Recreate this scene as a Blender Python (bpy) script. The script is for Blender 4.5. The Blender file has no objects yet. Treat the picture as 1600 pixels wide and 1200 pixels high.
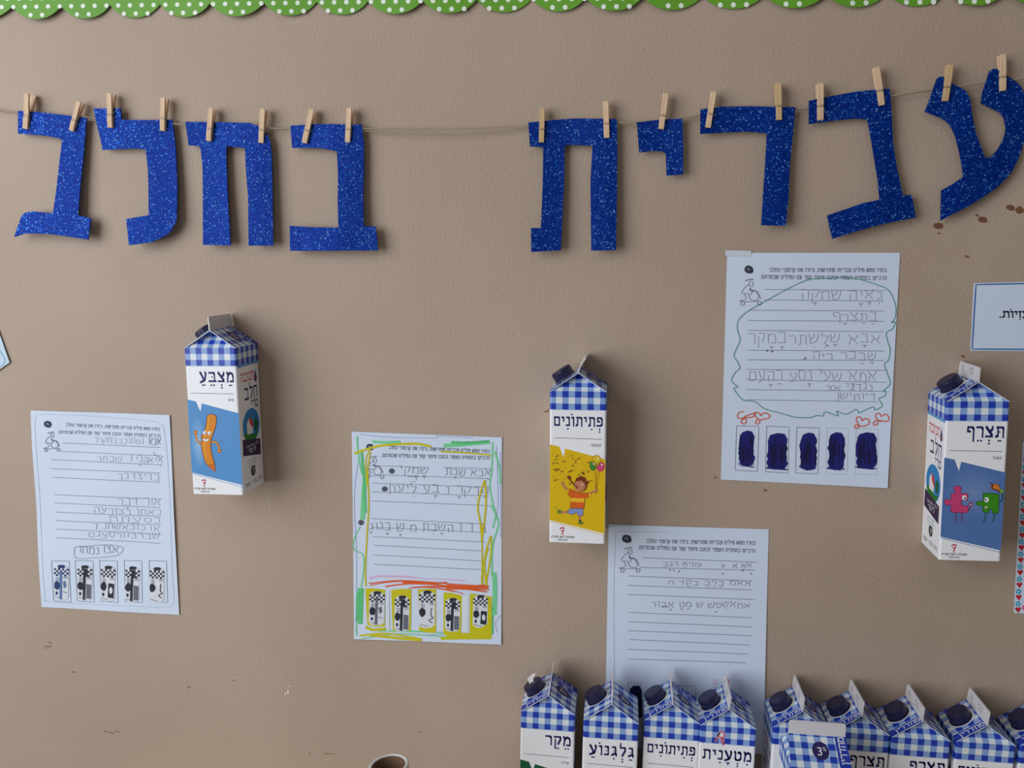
import bpy, bmesh, math, random
from mathutils import Vector, Matrix
from mathutils.geometry import tessellate_polygon
random.seed(7)
C = bpy.context.scene.collection
def lin(c):
    return tuple((v/255/12.92 if v/255 <= .04045 else ((v/255+.055)/1.055)**2.4) for v in c)
# ------------------------------------------------------------------ camera (centimetres, /100 on build)
F_PX, YAW, PITCH, ROLL, DIST = 1414.92, math.radians(6.69538), math.radians(-8.35503), math.radians(-.967185), 118.73
RM = Matrix.Rotation(YAW, 3, 'Z') @ Matrix.Rotation(PITCH, 3, 'X') @ Matrix.Rotation(ROLL, 3, 'Y')
cam = bpy.data.objects.new('camera', bpy.data.cameras.new('camera')); C.objects.link(cam)
cam.data.sensor_width = 36; cam.data.lens = F_PX*36/1600; cam.data.clip_start = .02
cam.matrix_world = Matrix.Translation((0, -DIST/100, 0)) @ (RM @ Matrix.Rotation(math.pi/2, 3, 'X')).to_4x4()
bpy.context.scene.camera = cam
vs = bpy.context.scene.view_settings
vs.view_transform = 'Standard'; vs.look = 'None'; vs.gamma = 1; vs.use_curve_mapping = False; vs.exposure = -0.34
# ------------------------------------------------------------------ world and window light
w = bpy.data.worlds.new('room_ambient'); bpy.context.scene.world = w; w.use_nodes = True
w.node_tree.nodes['Background'].inputs[0].default_value = (1, .95, .90, 1)
w.node_tree.nodes['Background'].inputs[1].default_value = .20
def area(name, loc, target, sx, sy, power, col):
    l = bpy.data.lights.new(name, 'AREA'); l.shape = 'RECTANGLE'; l.size = sx; l.size_y = sy; l.energy = power; l.color = col
    o = bpy.data.objects.new(name, l); C.objects.link(o); o.location = loc
    o.rotation_euler = (Vector(target)-Vector(loc)).to_track_quat('-Z', 'Y').to_euler(); return o
area('window_daylight', (-2.1, -2.0, .28), (-.3, 0, -.28), 2.2, 2.2, 88, (.90, .95, 1))
area('ceiling_light', (-.1, -2.2, 1.9), (0, 0, -.2), 1.2, 0.8, 6, (1, .97, .93))
# ------------------------------------------------------------------ geometry helpers
def ray(px, py): return RM @ Vector(((px-800)/F_PX, 1, -(py-600)/F_PX))
def at(px, py, d=0.0):          # a point of the plane d cm in front of the wall
    r = ray(px, py); t = (DIST-d)/r.y
    return Vector((r.x*t, -DIST+r.y*t, r.z*t))
def tag(o, label=None, cat=None, group=None, kind=None):
    if label: o['label'] = label
    if cat: o['category'] = cat
    if group: o['group'] = group
    if kind: o['kind'] = kind
    return o
def mesh_obj(name, verts, faces, mats, fmat=None, parent=None, origin=(0, 0, 0), smooth=False, uv=None):
    me = bpy.data.meshes.new(name); O = Vector(origin)
    me.from_pydata([tuple((Vector(v)-O)*.01) for v in verts], [], faces)
    for m in (mats if isinstance(mats, (list, tuple)) else [mats]): me.materials.append(m)
    if fmat: me.polygons.foreach_set('material_index', fmat)
    if uv:
        l = me.uv_layers.new(name='uv'); i = 0
        for fu in uv:
            for c in fu: l.data[i].uv = c; i += 1
    if smooth: me.shade_smooth()
    me.update()
    o = bpy.data.objects.new(name, me); C.objects.link(o)
    if parent: o.parent = parent
    return o
def empty(name, loc):
    o = bpy.data.objects.new(name, None); C.objects.link(o); o.location = Vector(loc)*.01; o.empty_display_size = .02; return o
# ------------------------------------------------------------------ materials
def mat(name, rgb, rough=.6, metal=0, spec=.5):
    m = bpy.data.materials.new(name); m.use_nodes = True; b = m.node_tree.nodes['Principled BSDF']
    b.inputs['Base Color'].default_value = (*lin(rgb), 1); b.inputs['Roughness'].default_value = rough
    b.inputs['Metallic'].default_value = metal; b.inputs['Specular IOR Level'].default_value = spec
    return m
def nn(m, t, **k):
    n = m.node_tree.nodes.new(t)
    for a, b in k.items(): setattr(n, a, b)
    return n
def link(m, a, b): m.node_tree.links.new(a, b)
def bump(m, scale, strength, dist, detail=3):
    tc = nn(m, 'ShaderNodeTexCoord'); n = nn(m, 'ShaderNodeTexNoise'); n.inputs['Scale'].default_value = scale; n.inputs['Detail'].default_value = detail
    b = nn(m, 'ShaderNodeBump'); b.inputs['Strength'].default_value = strength; b.inputs['Distance'].default_value = dist
    link(m, tc.outputs['Object'], n.inputs['Vector']); link(m, n.outputs['Fac'], b.inputs['Height'])
    link(m, b.outputs['Normal'], m.node_tree.nodes['Principled BSDF'].inputs['Normal']); return tc, n, b
def ramp(m, fac, stops):
    r = nn(m, 'ShaderNodeValToRGB'); e = r.color_ramp.elements
    while len(e) < len(stops): e.new(.5)
    for q, (p, c) in zip(e, stops): q.position = p; q.color = (*lin(c), 1)
    link(m, fac, r.inputs['Fac']); return r
_cache = {}
def ink(rgb, rough=.6):
    k = (rgb, rough)
    if k not in _cache: _cache[k] = mat('ink_%02x%02x%02x' % rgb, rgb, rough, spec=.3)
    return _cache[k]
# wall: beige felt-like wallpaper
m_wall = mat('beige_fabric_wall', (190, 172, 157), .6, spec=.42)
tc, n1, b1 = bump(m_wall, 260, .5, .0012, 3)
n2 = nn(m_wall, 'ShaderNodeTexNoise'); n2.inputs['Scale'].default_value = 3.2; n2.inputs['Detail'].default_value = 6
n3 = nn(m_wall, 'ShaderNodeTexNoise'); n3.inputs['Scale'].default_value = 420; n3.inputs['Detail'].default_value = 2
mm = nn(m_wall, 'ShaderNodeMath', operation='MULTIPLY_ADD'); mm.inputs[1].default_value = .35
link(m_wall, tc.outputs['Object'], n2.inputs['Vector']); link(m_wall, tc.outputs['Object'], n3.inputs['Vector'])
link(m_wall, n3.outputs['Fac'], mm.inputs[0]); link(m_wall, n2.outputs['Fac'], mm.inputs[2])
r = ramp(m_wall, mm.outputs[0], [(.35, (168, 147, 129)), (.65, (175, 154, 136)), (1, (184, 164, 146))])
link(m_wall, r.outputs['Color'], m_wall.node_tree.nodes['Principled BSDF'].inputs['Base Color'])
# glitter foam
m_glit = mat('blue_glitter_foam', (12, 50, 150), .4, .35, spec=.12)
tc = nn(m_glit, 'ShaderNodeTexCoord'); v = nn(m_glit, 'ShaderNodeTexVoronoi'); v.inputs['Scale'].default_value = 720
link(m_glit, tc.outputs['Object'], v.inputs['Vector'])
wn = nn(m_glit, 'ShaderNodeTexWhiteNoise', noise_dimensions='3D'); link(m_glit, v.outputs['Position'], wn.inputs['Vector'])
r = ramp(m_glit, wn.outputs['Value'], [(0, (0, 30, 108)), (.66, (0, 42, 132)), (.84, (6, 66, 165)), (.94, (30, 100, 205)), (1, (130, 190, 245))])
link(m_glit, r.outputs['Color'], m_glit.node_tree.nodes['Principled BSDF'].inputs['Base Color'])
sub = nn(m_glit, 'ShaderNodeVectorMath', operation='SUBTRACT'); sub.inputs[1].default_value = (.5, .5, .5); link(m_glit, wn.outputs['Color'], sub.inputs[0])
sc = nn(m_glit, 'ShaderNodeVectorMath', operation='SCALE'); sc.inputs['Scale'].default_value = .45; link(m_glit, sub.outputs[0], sc.inputs[0])
ge = nn(m_glit, 'ShaderNodeNewGeometry'); ad = nn(m_glit, 'ShaderNodeVectorMath', operation='ADD'); link(m_glit, ge.outputs['Normal'], ad.inputs[0]); link(m_glit, sc.outputs[0], ad.inputs[1])
no = nn(m_glit, 'ShaderNodeVectorMath', operation='NORMALIZE'); link(m_glit, ad.outputs[0], no.inputs[0]); link(m_glit, no.outputs[0], m_glit.node_tree.nodes['Principled BSDF'].inputs['Normal'])
# pale wood
def wood(name, a, b):
    m = mat(name, a, .6); tc = nn(m, 'ShaderNodeTexCoord'); mp = nn(m, 'ShaderNodeMapping'); mp.inputs['Scale'].default_value = (300, 300, 25)
    n = nn(m, 'ShaderNodeTexNoise'); n.inputs['Scale'].default_value = 1.5; n.inputs['Detail'].default_value = 4
    link(m, tc.outputs['Object'], mp.inputs['Vector']); link(m, mp.outputs[0], n.inputs['Vector'])
    r = ramp(m, n.outputs['Fac'], [(.3, a), (.7, b)]); link(m, r.outputs['Color'], m.node_tree.nodes['Principled BSDF'].inputs['Base Color']); return m
m_wood = wood('clothespin_wood', (208, 172, 138), (232, 200, 166))
m_wood2 = wood('clothespin_wood_warm', (192, 158, 112), (214, 184, 138))
m_steel = mat('spring_steel', (150, 145, 140), .35, .9)
m_twine = mat('twine', (168, 154, 128), .8); bump(m_twine, 900, .5, .0005)
m_paper = mat('white_paper', (213, 224, 243), .75, spec=.25); bump(m_paper, 45, .12, .0015)
m_card = mat('carton_white', (243, 243, 247), .38, spec=.4)
m_fin = mat('carton_seam_white', (214, 211, 214), .5)
m_cap = mat('navy_plastic', (20, 18, 60), .4)
m_table = wood('table_laminate', (190, 176, 158), (204, 190, 170))
# gingham (uv in cm, cells of .783 cm)
m_ging = mat('blue_gingham_print', (255, 255, 255), .38, spec=.4)
uvn = nn(m_ging, 'ShaderNodeUVMap', uv_map='uv'); sp = nn(m_ging, 'ShaderNodeSeparateXYZ'); link(m_ging, uvn.outputs[0], sp.inputs[0])
def stripe(out):
    a = nn(m_ging, 'ShaderNodeMath', operation='DIVIDE'); a.inputs[1].default_value = 1.5667
    b = nn(m_ging, 'ShaderNodeMath', operation='FLOORED_MODULO'); b.inputs[1].default_value = 1
    c = nn(m_ging, 'ShaderNodeMath', operation='LESS_THAN'); c.inputs[1].default_value = .5
    link(m_ging, out, a.inputs[0]); link(m_ging, a.outputs[0], b.inputs[0]); link(m_ging, b.outputs[0], c.inputs[0]); return c
s1 = stripe(sp.outputs['X']); s2 = stripe(sp.outputs['Y'])
su = nn(m_ging, 'ShaderNodeMath', operation='ADD'); link(m_ging, s1.outputs[0], su.inputs[0]); link(m_ging, s2.outputs[0], su.inputs[1])
hf = nn(m_ging, 'ShaderNodeMath', operation='MULTIPLY'); hf.inputs[1].default_value = .5; link(m_ging, su.outputs[0], hf.inputs[0])
r = ramp(m_ging, hf.outputs[0], [(0, (228, 234, 236)), (.4, (138, 168, 220)), (.9, (30, 60, 176))]); r.color_ramp.interpolation = 'CONSTANT'
link(m_ging, r.outputs['Color'], m_ging.node_tree.nodes['Principled BSDF'].inputs['Base Color'])

# ------------------------------------------------------------------ flat prints: shapes laid on a surface through a mapping f(x, y, layer)
GL = {'א': (.8, [[(0,1),(.78,0)], [(.75,1),(.75,.78),(.5,.5)], [(.05,0),(.1,.3),(.28,.6)]]),
'ב': (.75, [[(.03,.95),(.55,.95),(.62,.8),(.62,.05)], [(0,.05),(.75,.05)]]),
'ג': (.55, [[(.1,.95),(.38,.95),(.44,.6),(.44,.3),(.52,0)], [(.42,.25),(.05,.03)]]),
'ד': (.7, [[(0,.95),(.7,.95)], [(.56,.95),(.56,0)]]),
'ה': (.68, [[(0,.95),(.6,.95),(.66,.8),(.66,0)], [(.12,.58),(.12,0)]]),
'ו': (.26, [[(0,.95),(.2,.95),(.23,.8),(.23,0)]]),
'ז': (.32, [[(0,.95),(.3,.95)], [(.15,.95),(.18,0)]]),
'ח': (.68, [[(0,.95),(.58,.95),(.66,.8),(.66,0)], [(.1,.95),(.1,0)]]),
'ט': (.7, [[(0,1),(.1,.85),(.08,.25),(.2,.05),(.5,.05),(.66,.25),(.64,.8),(.48,.96),(.36,.85)]]),
'י': (.26, [[(0,.95),(.2,.95),(.22,.55)]]),
'כ': (.62, [[(.03,.95),(.45,.95),(.6,.75),(.6,.25),(.45,.05),(0,.05)]]),
'ל': (.6, [[(.08,1.4),(.08,.95),(.55,.95),(.58,.65),(.28,0)]]),
'מ': (.7, [[(0,1),(.12,.8),(.04,0)], [(.12,.72),(.35,.97),(.6,.85),(.68,.5),(.66,.05),(.34,.05)]]),
'ם': (.7, [[(.05,.95),(.58,.95),(.66,.8),(.66,.05),(.08,.05),(.08,.95)]]),
'נ': (.4, [[(.05,.95),(.3,.95),(.37,.8),(.37,.05),(0,.05)]]),
'ן': (.26, [[(0,.95),(.2,.95),(.23,.8),(.23,-.4)]]),
'ס': (.68, [[(.02,.95),(.5,.95),(.66,.7),(.6,.25),(.35,.03),(.12,.25),(.06,.6),(.12,.95)]]),
'ע': (.68, [[(0,1),(.1,.85),(.34,.3)], [(.55,1),(.64,.82),(.5,.22),(.35,.08),(0,-.08)]]),
'פ': (.66, [[(.3,.52),(.1,.55),(.08,.95),(.5,.95),(.64,.75),(.64,.2),(.5,.05),(0,.05)]]),
'ף': (.66, [[(.3,.52),(.06,.55),(.08,.95),(.5,.95),(.64,.75),(.64,-.4)]]),
'צ': (.68, [[(0,1),(.1,.85),(.58,.2),(.6,.05),(0,.05)], [(.62,1),(.62,.8),(.36,.5)]]),
'ק': (.68, [[(0,.95),(.6,.95),(.66,.7),(.4,.12)], [(.1,.62),(.1,-.35)]]),
'ר': (.6, [[(0,.95),(.46,.95),(.57,.78),(.57,0)]]),
'ש': (.85, [[(0,1),(.08,.2),(.15,.05),(.5,.05),(.76,.4),(.82,1)], [(.42,1),(.42,.65),(.13,.35)]]),
'ת': (.74, [[(.08,.95),(.6,.95),(.7,.8),(.7,0)], [(.18,.95),(.18,.12),(0,.03)]]),
'.': (.1, [[(0,0),(.04,0)]]), '|': (.1, [[(0,.9),(.02,-.3)]]), '-': (.3, [[(0,.4),(.3,.4)]])}
def seq(s):     # [(letter, marks)] in logical order
    out = []
    for ch in s:
        if ch in GL or ch == ' ': out.append([ch, ''])
        elif out: out[-1][1] += ch
    return out
FCACHE = {}
def font_geo(s):
    if s not in FCACHE:
        cu = bpy.data.curves.new('t', 'FONT'); cu.body = s; cu.size = 1; cu.resolution_u = 3
        o = bpy.data.objects.new('t', cu); C.objects.link(o)
        bpy.context.view_layer.update()
        me = o.evaluated_get(bpy.context.evaluated_depsgraph_get()).to_mesh()
        FCACHE[s] = ([(v.co.x, v.co.y) for v in me.vertices], [tuple(p.vertices) for p in me.polygons])
        bpy.data.objects.remove(o); bpy.data.curves.remove(cu)
    return FCACHE[s]
class Print:
    def __init__(s, f, unit=1.0): s.f, s.v, s.fc, s.fm, s.m, s.u = f, [], [], [], [], unit
    def mi(s, m):
        if m not in s.m: s.m.append(m)
        return s.m.index(m)
    def poly(s, pts, m, layer=1):
        b = len(s.v); s.v += [s.f(x, y, layer) for x, y in pts]; s.fc.append(tuple(range(b, b+len(pts)))); s.fm.append(s.mi(m))
    def ribbon(s, pts, w, m, layer=1, step=None):
        if step:
            q = [pts[0]]
            for a, b in zip(pts, pts[1:]):
                n = max(1, int(math.dist(a, b)/step))
                q += [(a[0]+(b[0]-a[0])*i/n, a[1]+(b[1]-a[1])*i/n) for i in range(1, n+1)]
            pts = q
        n = len(pts); L = []; R = []
        for i, (x, y) in enumerate(pts):
            a = pts[max(0, i-1)]; b = pts[min(n-1, i+1)]; dx, dy = b[0]-a[0], b[1]-a[1]; l = math.hypot(dx, dy) or 1
            ww = w(i/(n-1))*.5 if callable(w) else w*.5
            nx, ny = -dy/l*ww, dx/l*ww; L.append((x+nx, y+ny)); R.append((x-nx, y-ny))
        b = len(s.v); s.v += [s.f(x, y, layer) for p in zip(L, R) for x, y in p]; k = s.mi(m)
        for i in range(n-1): s.fc.append((b+2*i, b+2*i+1, b+2*i+3, b+2*i+2)); s.fm.append(k)
    def curve(s, pts, w, m, layer=1, n=5):      # smooth (Catmull-Rom) line through points
        P = [pts[0]]+list(pts)+[pts[-1]]; q = []
        for i in range(1, len(P)-2):
            for j in range(n):
                t = j/n; q.append(tuple(.5*(2*P[i][k]+(P[i+1][k]-P[i-1][k])*t+(2*P[i-1][k]-5*P[i][k]+4*P[i+1][k]-P[i+2][k])*t*t+(3*P[i][k]-P[i-1][k]-3*P[i+1][k]+P[i+2][k])*t**3) for k in (0, 1)))
        s.ribbon(q+[pts[-1]], w, m, layer)
    def blob(s, x, y, rx, ry, m, layer=1, n=18, rot=0, jit=0):
        c, d = math.cos(rot), math.sin(rot); p = []
        for i in range(n):
            a = 2*math.pi*i/n; k = 1+random.uniform(-jit, jit); u, v_ = rx*k*math.cos(a), ry*k*math.sin(a); p.append((x+u*c-v_*d, y+u*d+v_*c))
        s.poly(p, m, layer)
    def ring(s, x, y, rx, ry, w, m, layer=1, n=16, a0=0, a1=2*math.pi):
        s.ribbon([(x+rx*math.cos(a0+(a1-a0)*i/n), y+ry*math.sin(a0+(a1-a0)*i/n)) for i in range(n+1)], w, m, layer)
    def rect(s, x0, y0, x1, y1, m, layer=1): s.poly([(x0, y0), (x1, y0), (x1, y1), (x0, y1)], m, layer)
    def text(s, st, right, base, size, m, layer=1, width=None, up=(0, 1), rtl=True):
        # printed lettering; right = right end of the baseline, base = direction of reading layout to the right (unit vector)
        if rtl:
            st = ''.join(c for c in st if c in GL or c == ' ').strip(); hh = size*.6
            wd = width or sum((GL[c][0]+.22 if c != ' ' else .55) for c in st)*hh
            return s.strokes(st, right, wd, hh, m, layer, pen=(.13, .18), up=up[1], slope=base[1]/base[0])
        vv, ff = font_geo(st); xs = [a for a, _ in vv]; W0, x1 = max(xs)-min(xs), max(xs)
        sx = (width/W0) if width else size
        b = len(s.v)
        for x, y in vv: s.v.append(s.f(right[0]+(x-x1)*sx*base[0]+y*size*up[0], right[1]+(x-x1)*sx*base[1]+y*size*up[1], layer))
        k = s.mi(m)
        for p in ff: s.fc.append(tuple(b+i for i in p)); s.fm.append(k)
    def strokes(s, st, right, width, h, m, layer=1, pen=None, lw=.1, up=1, slope=0, jit=0, gap=.22, space=.55):
        # letters built from strokes; pen = (w, h) of a broad flat pen relative to letter height, otherwise a thin line
        L = seq(st); tot = sum((GL[c][0]+gap if c != ' ' else space) for c, _ in L)-gap
        k = width/tot; x = right[0]
        for c, marks in L:
            if c == ' ': x -= space*k; continue
            gw, ss = GL[c]; x -= gw*k; jy = random.uniform(-jit, jit)*h; js = 1+random.uniform(-jit, jit)
            T = lambda p: (x+p[0]*k, right[1]+up*(p[1]*h*js+jy)+slope*(x-right[0]))
            for st_ in ss:
                if pen:
                    for a, b in zip(st_, st_[1:]): s.pen_seg(T(a), T(b), pen[0]*h, pen[1]*h, m, layer)
                else:
                    q = [T((a+random.uniform(-jit, jit)*.3, b+random.uniform(-jit, jit)*.3)) for a, b in st_]
                    if c != '.': s.curve(q, lw, m, layer, 3)
                    else: s.blob(*q[0], lw*1.3, lw*1.3, m, layer, 6)
            d = (pen[1] if pen else .12)*h*.5
            for mk in marks:
                cx = gw/2
                if mk == '_': s.ribbon([T((cx-.2, -.38)), T((cx+.2, -.38))], d*1.3, m, layer)
                elif mk == '*': s.blob(*T((cx-.02, .5)), d*.8, d*.8, m, layer, 8)
                elif mk == 'o': s.blob(*T((.0, 1.3)), d, d, m, layer, 8)
                elif mk == '1': s.blob(*T((cx, -.38)), d, d, m, layer, 8)
                elif mk == '2':
                    for e in (-.15, .15): s.blob(*T((cx+e, -.38)), d, d, m, layer, 8)
                elif mk == ':':
                    for e in (-.36, -.66): s.blob(*T((cx, e)), d, d, m, layer, 8)
                elif mk == 'T': s.ribbon([T((cx-.2, -.34)), T((cx+.2, -.34))], d*1.2, m, layer); s.ribbon([T((cx, -.34)), T((cx, -.62))], d*1.2, m, layer)
            x -= gap*k
    def pen_seg(s, a, b, w, h, m, layer):
        w *= .5; h *= .5
        if a[0] > b[0]: a, b = b, a
        up = b[1] >= a[1]
        if up: p = [(a[0]-w, a[1]-h), (a[0]+w, a[1]-h), (b[0]+w, b[1]-h), (b[0]+w, b[1]+h), (b[0]-w, b[1]+h), (a[0]-w, a[1]+h)]
        else: p = [(a[0]-w, a[1]-h), (b[0]-w, b[1]-h), (b[0]+w, b[1]-h), (b[0]+w, b[1]+h), (a[0]+w, a[1]+h), (a[0]-w, a[1]+h)]
        s.poly(p, m, layer)
    def build(s, name, parent, origin=(0, 0, 0)):
        return mesh_obj(name, s.v, s.fc, s.m, s.fm, parent, origin)
def homography(q, w, h):            # crop pixels (TL, TR, BR, BL) -> face cm (origin bottom left)
    src = q; dst = [(0, h), (w, h), (w, 0), (0, 0)]; A = []; B = []
    for (x, y), (u, v_) in zip(src, dst):
        A.append([x, y, 1, 0, 0, 0, -u*x, -u*y]); B.append(u); A.append([0, 0, 0, x, y, 1, -v_*x, -v_*y]); B.append(v_)
    n = 8
    for i in range(n):
        p = max(range(i, n), key=lambda r_: abs(A[r_][i])); A[i], A[p] = A[p], A[i]; B[i], B[p] = B[p], B[i]
        for r_ in range(n):
            if r_ != i:
                k = A[r_][i]/A[i][i]
                A[r_] = [a-k*b for a, b in zip(A[r_], A[i])]; B[r_] -= k*B[i]
    c = [B[i]/A[i][i] for i in range(n)]
    return lambda x, y: ((c[0]*x+c[1]*y+c[2])/(c[6]*x+c[7]*y+1), (c[3]*x+c[4]*y+c[5])/(c[6]*x+c[7]*y+1))

# ------------------------------------------------------------------ the setting
TZ = -79.16       # table top
wall = mesh_obj('wall_back', [(-260, 0, -150), (260, 0, -150), (260, 0, 130), (-260, 0, 130), (-260, 8, -150), (260, 8, -150), (260, 8, 130), (-260, 8, 130)],
    [(0, 1, 2, 3), (5, 4, 7, 6), (4, 0, 3, 7), (1, 5, 6, 2), (3, 2, 6, 7), (4, 5, 1, 0)], m_wall)
tag(wall, 'beige textured fabric wall behind everything', None, None, 'structure')
brown, faint = ink((118, 78, 55), .8), ink((150, 118, 95), .85)
def stain(pts, m):
    P = Print(lambda x, y, l: at(x, y, .012*l))
    for (x, y, rx, ry) in pts: P.blob(x, y, rx, ry, m, 1, 14, random.uniform(0, .4), .12)
    P.build('stain', wall)
for q in [[(1466, 353, 8.5, 5.2), (1467, 364.5, 2.2, 1.6)], [(1535.5, 343.5, 8, 5), (1526.5, 336.5, 2.6, 2)], [(1579, 324.5, 7, 4.5)], [(1593, 328.5, 7, 6)]]: stain(q, brown)
for q in [[(853, 643, 4, 1.1), (856, 641, 1.2, 2.2)], [(1118, 746, 2.2, 2)], [(1196, 766, 3.4, 2.2)], [(1505, 557, 4, 2)], [(1511, 401, 4, 2)]]: stain(q, ink((140, 95, 70), .8))
for q in [[(75, 1010, 6, 1.4), (78, 1004, 3, 1.5), (71, 1014, 2, 1)], [(115, 1050, 3.5, 1.4)], [(295, 1074, 3, 1.5)], [(165, 1143, 4, 1.4), (174, 1145, 4, 1.3), (183, 1143, 5, 1.2)], [(515, 1178, 10, 1)], [(657, 1144, 2, 1.4)], [(365, 1063, 3, .9)], [(484, 1177, 1.5, 1.5)], [(377, 803, 1, 1)]]: stain(q, faint)
stain([(450, 1081, 1.2, 4), (446, 1084, .8, 2), (452, 1072, .8, 1.6)], ink((225, 222, 216)))
for q in [[(418, 783, .6, 4), (421, 795, .5, 5)]]: stain(q, ink((205, 198, 188)))
# table under the standing cartons
tb = empty('table', (0, -32, TZ)); tag(tb, 'pale laminate table top the milk cartons and tube stand on', 'table')
def box(name, x0, x1, y0, y1, z0, z1, m, parent, origin, bev=0):
    vs_ = [(x, y, z) for z in (z0, z1) for y in (y0, y1) for x in (x0, x1)]
    o = mesh_obj(name, vs_, [(0, 2, 3, 1), (4, 5, 7, 6), (0, 1, 5, 4), (2, 6, 7, 3), (0, 4, 6, 2), (1, 3, 7, 5)], m, None, parent, origin)
    if bev:
        b = o.modifiers.new('bevel', 'BEVEL'); b.width = bev*.01; b.segments = 2
    return o
box('tabletop', -74, 80, -58, -.4, TZ-2.2, TZ, m_table, tb, (0, -32, TZ), .2)
for x in (-70, 74):
    for y in (-54, -6): box('leg', x-2, x+2, y-2, y+2, TZ-70, TZ-2.2, m_table, tb, (0, -32, TZ), .2)

# ------------------------------------------------------------------ green scalloped border
vx = [-75, 19, 95, 172, 250, 327.5, 412, 495, 575, 660, 745, 831, 915, 1004, 1098, 1194, 1291, 1386, 1480, 1573, 1668]
def scal(t, w_):
    sg = 20.5; R_ = (w_*w_/4+sg*sg)/(2*sg); return math.sqrt(R_*R_-((t-.5)*w_)**2)-(R_-sg)
def ybot(x): return 30-.0146*(x-50)
bd_o = at(800, -20, .25)
def arc(a, b, n=18):
    r_ = []
    for i in range(n+1):
        t = i/n; x = a+(b-a)*t; yv, yb = ybot(x)-20.5, ybot(x)
        r_.append((x, yv+scal(t, b-a)))
    return r_
def bdep(x, y): return .35+.22*math.sin(x*.021)+.25*max(0, (y+20)/50)
V, Fc = [], []
edge = []
for a, b in zip(vx, vx[1:]): edge += arc(a, b)[:-1]
edge.append(arc(vx[-2], vx[-1])[-1])
for x, y in edge:
    V.append(at(x, y, bdep(x, y))); V.append(at(x, -38, bdep(x, -38)))
for i in range(len(edge)-1): Fc.append((2*i, 2*i+2, 2*i+3, 2*i+1))
m_green = mat('green_border_card', (100, 160, 38), .45, spec=.35)
bd = mesh_obj('scalloped_border', V, Fc, m_green, None, None, bd_o); bd.location = bd_o*.01
sd = bd.modifiers.new('solid', 'SOLIDIFY'); sd.thickness = .0006; sd.offset = -1
tag(bd, 'green scalloped border strip with white polka dots along the top of the wall', 'border')
P = Print(lambda x, y, l: at(x, y, bdep(x, y)+.04))
m_dot = ink((232, 240, 228), .4)
row = 0
for dy in (-6.5, -19.5, -32.5, -45):
    k = 0; x = -60+(9 if row % 2 else 0)
    while x < 1660:
        sc_ = .82+.22*(x+60)/1700; yy = ybot(x)+dy
        # dot is printed when wholly on the card
        for a, b in zip(vx, vx[1:]):
            if a <= x < b: break
        t = (x-a)/(b-a); lim = ybot(x)-20.5+scal(t, b-a)
        if yy < lim-1 and yy > -36: P.blob(x, yy, 4.1*sc_, 4.2*sc_, m_dot, 1, 10)
        x += 18.8*(.95+.2*(x+60)/1700)
    row += 1
P.build('polka_dots', bd, bd_o)

# ------------------------------------------------------------------ clothesline
def tube(path, r_, n=6):
    V, Fc = [], []
    for i, p in enumerate(path):
        t = (path[min(i+1, len(path)-1)]-path[max(i-1, 0)]).normalized()
        a = t.cross(Vector((0, 1, .01))).normalized(); b = t.cross(a)
        for k in range(n):
            an = 2*math.pi*k/n; V.append(p+(a*math.cos(an)+b*math.sin(an))*r_)
    for i in range(len(path)-1):
        for k in range(n): Fc.append((i*n+k, i*n+(k+1) % n, (i+1)*n+(k+1) % n, (i+1)*n+k))
    return V, Fc
lo = at(800, 205, .9); line = empty('clothesline', lo); tag(line, 'thin beige twine strung across the wall behind the blue letters', 'string')
LP = [(-30, 169), (0, 172.5), (30, 177), (85, 181), (125, 182), (145, 184.5), (200, 189), (262, 193), (290, 195), (350, 199), (425, 200.5), (455, 201), (500, 202), (567, 201), (640, 201.5), (720, 201.5), (828, 196.5), (900, 197), (965, 191), (1040, 189), (1066, 183.5), (1096, 179), (1180, 175), (1240, 170), (1264, 169), (1330, 160), (1393, 150), (1450, 141), (1490, 136), (1535, 129.5), (1600, 123), (1650, 118)]
def densify(pts, n=6):
    q = []
    for a, b in zip(pts, pts[1:]): q += [(a[0]+(b[0]-a[0])*i/n, a[1]+(b[1]-a[1])*i/n) for i in range(n)]
    return q+[pts[-1]]
for dy, dz, rr in ((0, .95, .075), (1, .82, .06)):
    q = []
    for i, (x, y) in enumerate(densify(LP)):
        sag = 0 if dy == 0 else (7.5*math.exp(-((x-690)/115)**4)+4*math.exp(-((x-1030)/60)**2)+2.5*math.exp(-((x-140)/25)**2)+.8)
        q.append(at(x, y+sag+.3*math.sin(x*.13+dy), dz))
    V, Fc = tube(q, rr); mesh_obj('strand', V, Fc, m_twine, None, line, lo, True)

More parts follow.
